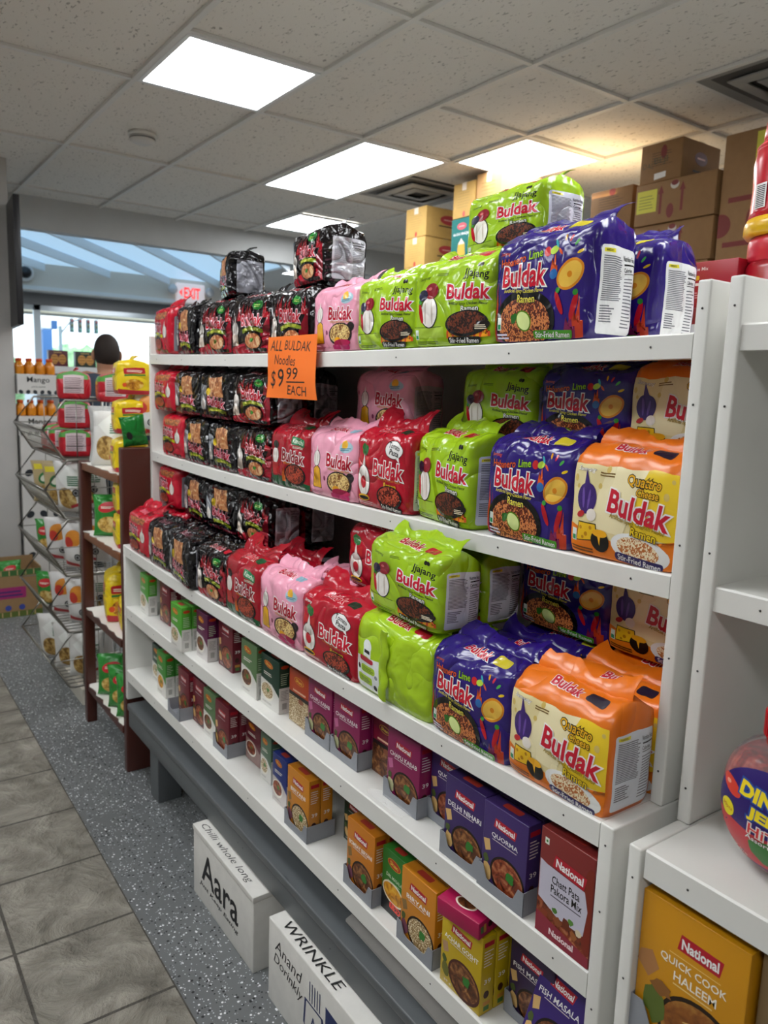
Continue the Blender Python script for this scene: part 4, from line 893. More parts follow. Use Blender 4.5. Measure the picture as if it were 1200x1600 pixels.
SP = {
 'green': lambda: shan('green', '#4d9a2e', RICE), 'green2': lambda: shan('green2', '#5c7a50', STEW, h=.145), 'maroon': lambda: nat('maroon', '#6e1a2a', [], STEWR, .096, .146), 'plum': lambda: shan('plum', '#5c1444', STEW, .084, .142, '#d2ccca'),
 'dgreen': lambda: shan('dgreen', '#173a2c', RICE, .1, .135), 'rust': lambda: shan_half('rust', '#b8431e', '#1a1512', None, RICE, .097, .135), 'kabab': lambda: nat('kabab', '#8e1c56', ['CHAPLI KABAB'], STEW, .105, .148, pic='#c86a9a', small='#c8c89a'),
 'meat': lambda: shan_half('meat', '#7a1430', '#16100e', 'Meat Masala'[:0], STEW, .085, .13), 'quorma': lambda: nat('quorma', '#3f2c66', ['QUORMA'], STEWR, .100, .150), 'nihari': lambda: nat('nihari', '#3a2760', ['DELHI NIHARI'], STEW, .102, .150),
 'pakora': lambda: spice_mesh('pakora', .104, .172, '#7c2a28', pakora, lambda W: side_nat(W, '#7c2a28'), d=.045),
 'dal': lambda: shan('dal', '#3f8a34', STEWY, .085, .150, bowlx=.42), 'bowlm': lambda: shan('bowlm', '#5e1626', STEWR, .09, .125, '#9a7a74'), 'pale': lambda: shan('pale', '#54705a', RICE, .062, .132), 'blue': lambda: shan('blue', '#1c2f78', STEWR, .076, .130, '#c9c2be'),
 'biryani': lambda: nat('biryani', '#c9801e', ['BIRYANI'], RICE, .104, .152, pic='#8a6a3a', small='#7a4a5a'), 'biryani2': lambda: nat('biryani2', '#c6781c', ['BOMBAY BIRYANI'], STEW, .102, .153, pic='#8a6a3a', small='#7a4a5a'), 'olive': lambda: nat('olive', '#22382a', [], STEW, .088, .115),
 'dalm': lambda: spice_mesh('dalm', .08, .138, '#2f7a2c', lambda W: dalm_art(W), lambda W: side_nat(W, '#2f7a2c')), 'achar': lambda: nat('achar', '#c2a414', ['ACHAR GOSHT'], STEW, .106, .148, pic='#b08a6a', small='#6a6a2a', dark='#4a1a14'),
 'fish': lambda: nat('fish', '#35264a', ['FISH MASALA'], STEW, .098, .145), 'fish2': lambda: nat('fish2', '#3a2570', ['FISH MASALA'], STEW, .1, .148),
 'shanred': lambda: spice_mesh('shanred', .085, .12, '#a8124c', lambda W: shanred_art(W), lambda W: side_nat(W, '#a8124c'))}
def dalm_art(W):
    a = Art(W); a.rect(0, 0, W, .34, C_('#17181c')); a.ell(W*.5, .36, W*.46, .17, C_('#e8e0c8'), -8); a.ell(W*.5, .36, W*.42, .14, STEWY, -8); a.ell(W*.5, .82, W*.28, .075, C_('#d8a01c'), -6); a.ell(W*.5, .82, W*.26, .066, C_('#b8341c'), -6)
    a.text('Shan', W*.5, .82, W*.34, .065, C_('#f4d84a'), None, -6, .02); a.text('DAL MASALA', W*.52, .6, W*.66, .055, C_('#d8e8c8'), None, -3, .01); a.lines(W*.25, .52, W*.8, .54, 1, C_('#b8d0a8'), .6)
    a.rrect(W*.36, .10, W*.82, .20, C_('#f0402c'), .02, -6); a.text('1.99', W*.6, .15, W*.36, .065, C_('#2a0c0a'), None, -6, .02); return a
def shanred_art(W):
    a = Art(W); a.ell(W*.5, .66, W*.3, .12, C_('#d8b01c'), 0); a.ell(W*.5, .66, W*.27, .1, C_('#8e1c1c'), 0); a.text('Shan', W*.5, .66, W*.36, .1, C_('#f4d84a'), None, 180, .02); a.ell(W*.5, .2, W*.24, .11, C_('#e8e0d0')); a.ell(W*.5, .2, W*.2, .085, STEW); a.lines(W*.1, .86, W*.6, .92, 1, C_('#e8b0c0'), .5); return a
def spice(key, x, y, z, label, grp, n=1, nick=None, rz=0, gap=.0335):
    me = SP[key]()
    for i in range(n):
        o = bpy.data.objects.new('spice_box', me); COL.objects.link(o); o.location = (x+gap*i, y, z); o.rotation_euler.z = math.radians(rz)
        ords = ('', 'second', 'third', 'fourth')[i]
        tag(o, label if i == 0 else '%s in line behind the %s' % (ords, nick), 'spice box', grp)
def tray(x, y, z, w_, d, h, label, grp, lo=.018):
    q = MB(); t = .0012; W = w_/2+.0022
    q.box((x-.004, y-W, z+.0003), (x+d, y+W, z+t), TRAY)
    q.box((x-.004, y-W, z+t), (x+d, y-W+t, z+h), TRAY); q.box((x-.004, y+W-t, z+t), (x+d, y+W, z+h), TRAY); q.box((x+d, y-W, z+.0003), (x+d+t, y+W, z+h), TRAY)
    pr = [(W, h), (W*.78, h)]+[(W*.78-.16*W*k/4, lo+(h-lo)*(1-k/4)**2) for k in range(1, 5)]+[(-W*.62+.16*W*(4-k)/4*-1+.16*W, lo+(h-lo)*(k/4)**2) for k in range(0, 5)]+[(-W*.78, h), (-W, h)]
    ys = sorted(set([p[0] for p in pr]), reverse=True)
    top = [(W, h), (W*.76, h), (W*.66, h*.72), (W*.58, lo*1.15), (W*.45, lo), (-W*.45, lo), (-W*.58, lo*1.15), (-W*.66, h*.72), (-W*.76, h), (-W, h)]
    V = []; F = []
    for yy, hh in top: V += [(x-.0052, y+yy, z+.0003), (x-.0052, y+yy, z+hh), (x-.004, y+yy, z+.0003), (x-.004, y+yy, z+hh)]
    for i in range(len(top)-1):
        a = 4*i; b = a+4; F += [(a, a+1, b+1, b), (a+2, b+2, b+3, a+3), (a+1, a+3, b+3, b+1)]
    q.add(V, F, TRAY); tag(q.build('display_tray'), label, 'tray', grp)
gD, gE, gT = 'spice boxes on the fourth shelf', 'spice boxes on the lowest shelf', 'grey display trays'
zd = CZ-.8165; ze = CZ-1.0595; q9 = .9
#  key, x, yL, yR (survey units), z, label, nick, count, tray
DROW = [
 ('green', .962, 3.005, 2.89, 'green and white box at far left of the fourth shelf', 'far left green box', 1, 0),
 ('maroon', .985, 2.83, 2.73, 'maroon box between two green boxes at left of the fourth shelf', 'maroon box on the fourth shelf', 2, 0),
 ('green', .920, 2.546, 2.425, 'bright green box standing forward on the fourth shelf', 'forward bright green box', 2, 0),
 ('plum', .957, 2.395, 2.302, 'plum and white box with barcode side, right of the bright green pair', 'plum box', 2, 0),
 ('maroon', .985, 2.275, 2.17, 'maroon box half hidden between plum box and pale green box', 'maroon box near the plum one', 2, 0),
 ('green2', .956, 2.045, 1.936, 'dull green box with bowl picture in the middle of the fourth shelf', 'dull green box', 3, 0),
 ('dgreen', .965, 1.928, 1.817, 'dark green and white box right of the dull green one', 'dark green box', 2, 0),
 ('rust', .978, 1.78, 1.676, 'rust red box with rice picture on the fourth shelf', 'rust red box', 2, 0),
 ('kabab', .975, 1.668, 1.560, 'magenta box right beside the rust red box', 'magenta box by the rust one', 3, 1),
 ('kabab', .977, 1.548, 1.432, 'magenta box between another magenta box and the dark red one', 'middle magenta box', 3, 1),
 ('meat', 1.010, 1.42, 1.33, 'dark red box set back between two magenta boxes', 'dark red set-back box', 2, 0),
 ('kabab', .970, 1.308, 1.19, 'magenta box nearest the purple boxes, torn film at its foot', 'rightmost magenta box', 3, 1),
 ('quorma', 1.000, 1.187, 1.078, 'purple box set back behind the left front purple box', 'set-back purple box', 2, 1),
 ('nihari', .942, 1.072, .959, 'purple box with DELHI NIHARI in white letters', 'DELHI NIHARI box', 3, 1),
 ('quorma', .937, .955, .846, 'front purple box with QUORMA in white letters', 'front QUORMA box', 3, 1),
 ('pakora', .931, .811, .697, 'maroon and lilac pakora mix box at the right end of the fourth shelf', 'pakora mix box', 1, 0)]
EROW = [
 ('dgreen', .985, 2.93, 2.82, 'dark box at the far left corner of the lowest shelf', 'dark corner box', 2, 0),
 ('dal', .957, 2.795, 2.70, 'green box with yellow dal bowl at left of the lowest shelf', 'yellow bowl box', 2, 0),
 ('maroon', .965, 2.59, 2.49, 'maroon box leaning in an open tray on the lowest shelf', 'maroon box in the open tray', 1, 2),
 ('maroon', .976, 2.478, 2.375, 'maroon box right after the open tray on the lowest shelf', 'maroon box after the tray', 2, 0),
 ('green2', .970, 2.371, 2.262, 'dull green box between maroon boxes on the lowest shelf', 'dull green low box', 2, 0),
 ('maroon', .962, 2.250, 2.145, 'maroon box at the front of a grey tray on the lowest shelf', 'tray-front maroon box', 2, 1),
 ('bowlm', 1.015, 2.13, 2.03, 'dark red box with white bowl picture, set back on the lowest shelf', 'dark red bowl box', 2, 0),
 ('pale', .997, 1.99, 1.922, 'pale green and white box beside the blue box', 'pale green box', 2, 0),
 ('blue', .969, 1.857, 1.772, 'blue box with white lower half on the lowest shelf', 'blue box', 2, 0),
 ('biryani', .944, 1.722, 1.606, 'orange box beside the blue one, with another right behind', 'orange box by the blue one', 2, 1),
 ('olive', 1.036, 1.58, 1.48, 'dark green box set back between two orange boxes', 'set-back dark green box', 2, 0),
 ('biryani2', .943, 1.420, 1.307, 'orange box left of the green box with red price sticker', 'orange box left of the sticker', 2, 1),
 ('dalm', .962, 1.300, 1.212, 'green and black box with a small red price sticker', 'price sticker box', 2, 0),
 ('biryani', .938, 1.196, 1.080, 'orange box with BIRYANI lettering, left of the yellow box', 'orange BIRYANI box', 2, 1),
 ('achar', .934, 1.054, .936, 'yellow box with ACHAR GOSHT lettering', 'yellow ACHAR GOSHT box', 3, 0),
 ('fish', .994, .921, .812, 'dark purple box in a tray right of the yellow boxes', 'dark purple low box', 2, 1)]
for z, R, grp, zz in ((zd, DROW, gD, 0), (ze, EROW, gE, 0)):
    for key, x, yl, yr, lb, nick, n, tr in R:
        ym = (yl+yr)/2*q9
        spice(key, x*q9, ym, z+(.0018 if tr else .0005), lb, grp, n, nick, rz=0 if tr == 1 else (-1.2 if n == 1 else 0))
        if tr:
            wd_ = {'kabab': .105, 'nihari': .102, 'quorma': .1, 'maroon': .096, 'biryani': .104, 'biryani2': .102, 'fish': .098}[key]
            tray(x*q9-.001-(.028 if tr == 2 else 0), ym, z, wd_+.002, n*.0335+.004+(.03 if tr == 2 else 0), .042, 'grey card tray holding the '+nick, gT)
o = bpy.data.objects.new('spice_box', SP['shanred']()); COL.objects.link(o)
o.matrix_world = Matrix.Translation((.824, .890, ze+.1490)) @ Matrix.Rotation(math.radians(8), 4, 'Z') @ Matrix.Scale(1.12, 4, (0, 1, 0)) @ Matrix.Rotation(math.radians(86), 4, 'Y') @ Matrix.Translation((-.0325, 0, 0))
tag(o, 'crimson box lying flat on top of the yellow boxes', 'spice box', gE)
o = bpy.data.objects.new('spice_box', SP['fish2']()); COL.objects.link(o); o.location = (.848, .712, ze+.012); o.rotation_euler = (0, math.radians(24), math.radians(0))
tag(o, 'purple box tipped back at the right end of the lowest shelf', 'spice box', gE)
# scrap of clear film on the fourth shelf
fm_, fn_, fl_, fp_ = newmat('clear_film'); fp_.inputs['Base Color'].default_value = (1, 1, 1, 1); fp_.inputs['Roughness'].default_value = .08; fp_.inputs['Alpha'].default_value = .16
q = MB(); V = []; F = []
for i in range(15):
    for j in range(9):
        u, v = i/14, j/8; p = Vector((.842+.035*v, 1.20-.12*u+.01*math.sin(v*5), zd+.003)); nn = noise.noise(Vector((u*9, v*6, 2)))
        V.append((p.x+.004*nn, p.y, p.z+.006*abs(nn)))
for i in range(14):
    for j in range(8): a = i*9+j; F.append((a, a+1, a+10, a+9))
q.add(V, F, fm_, True); tag(q.build('film_scrap'), 'crumpled scrap of clear plastic film on the fourth shelf below the magenta box', 'plastic film')
# ------------------------------------------------------------------ goods on the second unit
def art_haleem(W):
    a = Art(W); logo(a, W*.58, .79, W*.42, .12, 0); a.text('QUICK COOK', W*.53, .635, W*.62, .062, C_('#f0e8d8'), None, 0, .03); a.text('HALEEM', W*.56, .55, W*.40, .062, C_('#f0e8d8'), None, 0, .03); a.lines(W*.36, .49, W*.76, .505, 1, C_('#e8c880'), .6, .1); a.lines(W*.3, .69, W*.78, .70, 1, C_('#e8c070'), .6, .1)
    a.poly([(W*.02, .58), (W*.14, .62), (W*.22, .52), (W*.12, .42), (0, .5)], C_('#b07a4a')); a.ell(W*.66, .2, W*.42, .27, C_('#241408'), -10); a.ell(W*.66, .2, W*.385, .24, food('#6a3a14', '#8e5420', '#b8843a', 40), -10); a.ell(W*.2, .28, .08, .13, C_('#5a6a2a'), 0, 12, .5); a.ell(W*.26, .4, .07, .05, C_('#8a5a2a'), 0, 12, .6)
    a.ell(W*.78, .16, .09, .07, C_('#2f6a24'), 0, 12, .6)
    for x, y, r in ((.56, .3, 20), (.66, .24, -30), (.6, .16, 5), (.5, .2, 60)): a.ell(W*x, y, .06, .006, C_('#d8b06a'), r)
    return a
mb = MB(); mb.box((0, -.075, 0), (.05, .075, .205), C_('#cc8e14'), .0012); art_haleem(.150/.205).to_mesh(mb, lambda u, v, o: (-o, .075-u*.15, v*.205))
o = mb.build('food_box', None, (.846, .478, CZ-.851)); tag(o, 'mustard yellow food box with QUICK COOK HALEEM lettering at lower right', 'food box')
tray(.846, .478, CZ-.8515, .150, .06, .05, 'grey card tray around the mustard yellow food box', gT)
mb = MB(); mb.box((0, -.10, 0), (.2, .10, .205), mat('#8a7452', .75, .2, 0, 'card'), .002); a = Art(.2/.205); a.text('SO', .36, .36, .34, .13, mat('#1c1712', .6), None, 0, .03); a.to_mesh(mb, lambda u, v, o: (-o, .1-u*.2, v*.205))
tag(mb.build('carton', None, (.862, .298, CZ-.851)), 'brown carton with black letters right of the mustard yellow box', 'carton')
# candy jar
J = Vector((.942, .419, CZ-.586)); jar = empty('candy_jar', J); jar.rotation_euler.z = math.radians(-4)
tag(jar, 'round clear candy jar with red lid and purple label on the white shelf', 'candy jar')
cm, cn, cl, cp = newmat('jar_plastic'); cp.inputs['Base Color'].default_value = (.95, .93, .92, 1); cp.inputs['Roughness'].default_value = .06; cp.inputs['Transmission Weight'].default_value = .9; cp.inputs['IOR'].default_value = 1.2
def ellip(rx, ry, z0, rz_, p=2.3, n=40, m=22, lo=-1, hi=1):
    V = []; F = []
    for i in range(m+1):
        t = lo+(hi-lo)*i/m; cz = math.sin(t*PI/2); r = max(0, 1-abs(cz)**p)**(1/p)
        for k in range(n): a_ = 2*PI*k/n; V.append((rx*r*math.cos(a_), ry*r*math.sin(a_), z0+rz_*cz))
    for i in range(m):
        for k in range(n): F.append((i*n+k, i*n+(k+1) % n, (i+1)*n+(k+1) % n, (i+1)*n+k))
    F.append(tuple(range(n))[::-1]); F.append(tuple(m*n+k for k in range(n))); return V, F
q = MB(); V, F = ellip(.062, .092, .090, .0895, lo=-.95, hi=.92); q.add(V, F, cm, True); q.build('jar_body', jar)
q = MB(); V, F = ellip(.058, .087, .082, .078, lo=-.95, hi=.55); q.add(V, F, food('#5a0c10', '#9a1c20', '#c85a4a', 55), True); tag(q.build('candies', jar), kind='stuff')
q = MB(); q.lathe([(.040, .170), (.040, .176), (.043, .18), (.043, .212), (.038, .217), (0, .2175)], mat('#c81420', .35), 48)
for k in range(48): t = 2*PI*k/48; q.box((-.0008, -.0012, .182), (.0012, .0012, .210), mat('#c81420', .35), 0, Matrix.Rotation(t, 4, 'Z') @ Matrix.Translation((.0432, 0, 0)))
q.build('lid', jar)
# printed label that follows the jar front
a = Art(1.15); pu = C_('#2a1568'); a.ell(.575, .5, .56, .49, pu, 0, 40); a.poly([(.02, .42), (.45, .36), (1.13, .44), (1.1, .2), (.8, .04), (.35, .04), (.08, .25)], C_('#c8303a'))
a.ell(.2, .7, .13, .07, C_('#d8402c'), -25); a.ell(.16, .72, .03, .02, C_('#f0a08a')); a.ell(.18, .47, .085, .085, C_('#e8d81c')); a.text('30pcs', .18, .47, .13, .05, C_('#b8541c'), None, -5, .01)
a.ell(.6, .22, .17, .13, C_('#2f7a2a'), 0, 14, .3); a.ell(.8, .16, .12, .1, C_('#5a9a2a'), 0, 14, .3)
a.text('DINO', .56, .74, .5, .15, C_('#f2d81c'), C_('#1c4a9a'), -6, .05, .09); a.text('JELLY', .66, .54, .5, .14, C_('#f2d81c'), C_('#1c4a9a'), -6, .05, .09); a.text('HiTOP', .68, .40, .5, .11, C_('#d83a3a'), C_('#f0e8e0'), -4, .04, .06); a.text('Assorted Fruit', .66, .315, .5, .045, C_('#f0ece8'), C_('#5a1c1c'), -4, .01, .03); a.text('try me', .3, .10, .2, .045, C_('#f0e8e0'), None, -22, .01)
def jl(u, v, off):
    Y = (.5-u)*.168; Z = .018+v*.130; p = 2.3; cz = (Z-.09)/.0895; r = max(.02, 1-abs(cz)**p)**(1/p); yy = Y/(.092*r); yy = max(-.97, min(.97, yy))
    return (-.062*r*math.sqrt(1-yy*yy)-.0008-off, Y, Z)
q = MB(); a.to_mesh(q, jl, 18, 14, True); q.build('label', jar)
# two shrink wrapped red jars on top of the second unit
for k, (z0, hh, lb) in enumerate(((CZ+.0905, .118, 'lower red jar with round white emblem at right edge, topmost shelf'), (CZ+.2990, .150, 'upper red jar with yellow base ring and white label, stacked at right edge'))):
    t = empty('mix_jar', (1.455, .775, z0)); t.scale = (1, 1, 1.76 if k == 0 else 1.42); tag(t, lb, 'jar', 'red jars at the right edge'); q = MB(); R = .078
    red = mat('#b81626', .22, .6)
    if k == 0:
        q.lathe([(R*.98, 0), (R, .006), (R, .085), (R*.94, .092)], mat('#a01322', .25, .6), 40); q.build('jar_body', t)
        q = MB(); q.lathe([(R*.9, .092), (R*.95, .094), (R*.95, .112), (R*.9, .118), (0, .118)], mat('#c8283a', .3), 40); q.build('lid', t)
        a = Art(1.0); a.ell(.5, .5, .42, .34, C_('#e8d8d8')); a.ell(.5, .5, .39, .31, C_('#a01322')); a.text('MTR', .5, .5, .5, .2, C_('#f0e4e4'), None, 0, .02)
        q = MB(); a.to_mesh(q, lambda u, v, o: (-(R+.0006+o)*math.cos((u-.5)*.9+.12), -(R+.0006+o)*math.sin((u-.5)*.9+.12), .012+v*.06), 8, 1, True); q.build('emblem', t)
    else:
        q.lathe([(R*1.02, .022), (R*.99, .03), (R*.97, .06), (R*.99, .09), (R*.93, .112), (R*.82, .12)], red, 40)
        for zz in (.106, .110): q.lathe([(R*.93, zz), (R*.955, zz+.001), (R*.93, zz+.003)], mat('#d8404a', .3), 40)
        q.build('jar_body', t)
        q = MB(); q.lathe([(R*1.02, 0), (R*1.08, .004), (R*1.08, .014), (R*1.02, .022)], mat('#d8a81c', .25, .6), 40); q.build('base_ring', t)
        q = MB(); q.lathe([(R*.8, .12), (R*.83, .123), (R*.8, .142), (R*.7, .15), (0, .15)], mat('#c4323e', .3), 40); q.build('lid', t)
        a = Art(.9); a.rect(.05, .02, .95, .98, C_('#d8d4d4')); a.lines(.1, .08, .85, .9, 12, C_('#5a5458'), .4)
        q = MB(); a.to_mesh(q, lambda u, v, o: (-(R*.985+.0012+o)*math.cos((u-.2)*.8), -(R*.985+.0012+o)*math.sin((u-.2)*.8), .034+v*.05), 8, 1, True)
        a = Art(.4); a.rect(0, 0, .4, 1, C_('#e8e4e4')); a.lines(.05, .05, .36, .95, 12, C_('#1c1a1c'), .5, .02); a.to_mesh(q, lambda u, v, o: (-(R*.985+.0012+o)*math.cos((u-1.6)*.35), -(R*.985+.0012+o)*math.sin((u-1.6)*.35), .032+v*.03), 3, 1, True)
        q.build('label', t)
# red mix box behind
a = Art(.2/.085); a.text('JAM', .42, .82, .42, .2, C_(WHT), None, 0, .02); a.text('Mix', .4, .56, .34, .2, C_(WHT), None, 0, .02); a.text('Multipurpose Mix', 1.25, .83, .8, .1, C_('#e8c8c8'), None, 0, .01); a.rrect(.95, .6, 1.45, .7, C_('#d8a01c'), .03); a.rect(.68, .48, 1.6, .54, C_('#e8d0c8')); a.lines(.75, .1, 1.5, .42, 6, C_('#d8909a'), .4)
q = MB(); q.box((0, -.10, 0), (.09, .10, .085), C_('#9e1526'), .0015); a.to_mesh(q, lambda u, v, o: (-o, .1-u*.2, v*.085))
o = q.build('mix_box', None, (1.375, .928, CZ+.1762)); tag(o, 'red mix box with white lettering behind the right upright on top', 'food box')
q = MB(); q.box((0, -.11, 0), (.1, .11, .085), C_('#7a0f1c'), .002); tag(q.build('mix_box', None, (1.37, .94, CZ+.0905)), 'dark red mix box under the one with white lettering', 'food box')
# ------------------------------------------------------------------ cartons under the bench
inkb = mat('#161618', .6); navy = mat('#1c2a5c', .5)
def carton(name, x, y0, y1, z, d, h, c, front=None, side=None, top=None, label='', cat='carton', group=None, tape='#b8b4ac', lid=.0, rz=0):
    """x: face toward the aisle, y0 > y1"""
    w_ = y0-y1; t = empty(name, (x, (y0+y1)/2, z)); t.rotation_euler.z = math.radians(rz); tag(t, label, cat, group)
    cm_ = mat(c, .7, .25, 0, 'card'); q = MB(); q.box((0, -w_/2, 0), (d, w_/2, h), cm_, .003)
    if lid: q.box((-.0018, -w_/2-.0018, h-lid), (d+.0018, w_/2+.0018, h+.0015), cm_, .0015)
    if front:
        a = Art(w_/h); front(a, w_/h); a.to_mesh(q, lambda u, v, o: (-.0003-o-(.0018 if lid and v*h > h-lid else 0), w_/2-u*w_, v*h))
    if side:
        a = Art(d/h); side(a, d/h); a.to_mesh(q, lambda u, v, o: (u*d, -w_/2-.0003-o, v*h))
    if top:
        a = Art(w_/d); top(a, w_/d); a.to_mesh(q, lambda u, v, o: (v*d, w_/2-u*w_, h+.0018+o))
    q.build('carton_body', t)
    q = MB(); tp = mat(tape, .35, .5)
    q.box((d*.5-.024, -w_/2, h+.0016), (d*.5+.024, w_/2, h+.0022), tp); q.build('packing_tape', t)
    return t
def aara_f(a, W):
    a.text('Aara', W*.47, .56, W*.62, .42, inkb, None, -1, .03); a.text('Just Keep Eating', W*.45, .27, W*.66, .08, inkb, None, -1, .02, shear=.2)
def aara_t(a, W): a.text('Chilli whole long', W*.45, .06, W*.8, .075, inkb, None, 0, -.006, shear=.2)
carton('carton', .786, 1.998, 1.602, 0, .34, .213, '#d6d4ce', aara_f, None, aara_t, 'white carton with black Aara lettering under the bench', tape='#cfccc6', lid=.014)
def an_f(a, W):
    a.text('Anand', W*.2, .76, W*.26, .15, inkb, None, -4, -.004, shear=.2); a.text('Dorinkly', W*.2, .56, W*.28, .16, inkb, None, -6, -.004, shear=.2)
    for k in range(5): a.rect(W*(.40+.022*k), .62, W*(.407+.022*k), .84, navy)
    a.poly([(W*.54, .40), (W*.66, .40), (W*.66, .76), (W*.54, .78)], navy)
    a.poly([(W*.36, .60), (W*.52, .60), (W*.54, .3), (W*.44, .14), (W*.35, .3)], navy); a.poly([(W*.375, .58), (W*.505, .58), (W*.525, .3), (W*.44, .17), (W*.365, .3)], mat('#d6d4ce', .7, .25, 0, 'card')); a.text('A', W*.44, .38, W*.07, .2, navy, None, 0, .0)
    a.text('ANAND', W*.5, .06, W*.36, .09, navy, None, 0, .03)
def an_t(a, W): a.text('WRINKLE', W*.34, .065, W*.5, .07, inkb, None, 0, -.004, shear=.1)
carton('carton', .785, 1.515, 1.02, 0, .36, .2185, '#dad8d2', an_f, None, an_t, 'white carton with dark blue crest, in front at the bottom edge of the photo', tape='#cfccc6', lid=.0)
# ------------------------------------------------------------------ cartons stacked high at the back
def oval(a, x, y, rx, ry, c='#9c2430'): a.ell(x, y, rx, ry, mat(c, .5)); a.ell(x, y, rx*.9, ry*.88, mat(c, .5)); a.rect(x-rx*.6, y-ry*.12, x+rx*.6, y+ry*.12, mat('#d8a8a0', .5))
mar = mat('#7a2a24', .6); dk = mat('#2c211a', .6)
def f_arrows(a, W):
    for x in (W*.33, W*.60): a.rect(x-.035, .22, x+.035, .72, mar); a.poly([(x-.08, .7), (x+.08, .7), (x, .9)], mar)
    a.ell(W*.46, .26, .10, .17, mar); a.ell(W*.5, .86, .12, .1, mat('#c8beb0', .3)); a.ell(W*.5, .9, .1, .06, mar)
def f_yel(a, W): f_arrows(a, W); a.rect(W*.02, .30, W*.28, .84, mat('#d8d24a', .6)); a.lines(W*.05, .4, W*.25, .76, 5, mat('#8a8a3a', .6), .25)
def f_dal(a, W):
    a.lines(W*.28, .42, W*.8, .8, 6, dk, .16); a.ell(W*.56, .74, .09, .17, mar); a.text('DAL', W*.2, .45, W*.26, .13, mat('#4a5240', .6), None, -4, -.015); a.text('BEJI', W*.5, .52, W*.32, .2, mat('#4a5240', .6), None, 2, -.015); a.poly([(W*.36, .06), (W*.64, .1), (W*.64, .24), (W*.36, .22)], mat('#e6e2dc', .4))
def s_oval(a, W): oval(a, W*.5, .58, W*.17, .17, '#5a1a1e'); a.rect(W*.3, .22, W*.75, .27, dk); a.rect(W*.45, .06, W*.75, .2, mat('#b8b0a8', .5))
def f_tape(a, W): a.lines(W*.2, .5, W*.8, .85, 6, dk, .14); a.ell(W*.5, .35, .09, .17, mar); a.ell(W*.52, .93, .09, .09, mar); a.poly([(W*.4, .05), (W*.62, .06), (W*.62, .28), (W*.4, .26)], mat('#c8bcb0', .35))
def f_box(a, W):
    a.rect(W*.08, .60, W*.8, .63, mar); a.rect(W*.06, .34, W*.78, .37, mar); a.ell(W*.02, .47, .07, .07, mar); a.ell(W*.34, .48, .05, .09, mar); a.rect(W*.3, .72, W*.78, .98, mat('#d8d24a', .6)); a.lines(W*.36, .76, W*.7, .92, 6, mat('#77772c', .6), .3); a.rect(W*.45, .93, W*.65, .965, dk)
XC = 3.27
gW = 'cartons stacked on the wall shelf'
TAN = '#94704a'
ws = empty('wall_shelf', (3.6, 3.2, 0)); tag(ws, 'tall pale wall shelf unit behind, carrying the stacked cartons', 'shelf')
q = MB(); q.box((3.25, .3, CZ+.38), (3.86, 4.9, CZ+.42), M_WHITE); under(q.build('top_board'), ws)
for y in (.3, 2.6, 4.88): q = MB(); q.box((3.25, y, 0), (3.86, y+.02, CZ+.38), M_WHITE); under(q.build('side_panel'), ws)
for z in (.1, .6, 1.1): q = MB(); q.box((3.27, .32, z), (3.84, 4.88, z+.03), M_WHITE); under(q.build('shelf_board'), ws)
q = MB(); q.box((3.86, .3, 0), (3.90, 4.9, CZ+.42), M_WALL); under(q.build('back_panel'), ws)
q = MB(); q.box((3.84, 2.30, CZ+.425), (3.90, 2.42, HC), mat('#b9b3a6', .5)); struct(q.build('trim_4'))
Z0 = CZ+.425
carton('carton', XC, 2.53, 2.12, Z0, .38, .205, TAN, f_arrows, None, None, 'tan carton at the base of the middle stack by the wall', gW and 'carton', gW)
carton('carton', XC, 2.53, 2.11, Z0+.208, .38, .187, TAN, f_arrows, None, None, 'tan carton with arrows, under the one with yellow label', 'carton', gW)
carton('carton', XC-.01, 2.53, 2.105, Z0+.398, .38, .19, TAN, f_yel, None, None, 'tan carton with red arrows and a yellow label', 'carton', gW)
carton('carton', XC, 2.525, 2.30, Z0+.592, .30, .178, TAN, f_dal, s_oval, None, 'tan carton with green handwriting on top of the middle stack', 'carton', gW)
carton('carton', XC, 2.085, 1.60, Z0, .4, .72, TAN, f_box, None, None, 'tall tan carton with yellow label at the right, partly behind the red jars', 'carton', gW)
carton('carton', XC+.05, 2.83, 2.62, Z0, .36, .22, TAN, f_tape, s_oval, None, 'tan carton at the base of the stack left of the arrow cartons', 'carton', gW)
carton('carton', XC+.05, 2.83, 2.62, Z0+.222, .36, .185, TAN, f_tape, s_oval, None, 'tan carton in the middle of the stack left of the arrow cartons', 'carton', gW)
carton('carton', XC+.05, 2.86, 2.60, Z0+.41, .36, .215, TAN, f_tape, None, None, 'tan carton on top of the stack left of the arrow cartons', 'carton', gW)
def f_yc(a, W): a.lines(W*.2, .3, W*.8, .85, 7, mat('#a88a4a', .6), .2); a.rect(W*.4, .78, W*.6, 1, mat('#e4d4c0', .4)); a.ell(W*.52, .1, .06, .09, mat('#b83a2c', .5))
def s_yc(a, W): oval(a, W*.55, .62, W*.22, .16, '#b0343a'); a.rect(W*.3, .38, W*.85, .42, dk)
YC = '#c6a05c'
carton('carton', XC, 4.42, 4.20, Z0, .36, .395, YC, f_yc, s_yc, None, 'yellow tan carton at the base of the far left stack', 'carton', gW)
carton('carton', XC, 4.42, 4.20, Z0+.397, .36, .19, YC, f_yc, s_yc, None, 'lower visible yellow tan carton of the far left stack, red oval mark', 'carton', gW)
carton('carton', XC, 4.415, 4.195, Z0+.589, .36, .19, YC, f_yc, s_yc, None, 'topmost yellow tan carton of the far left stack, red oval mark', 'carton', gW)
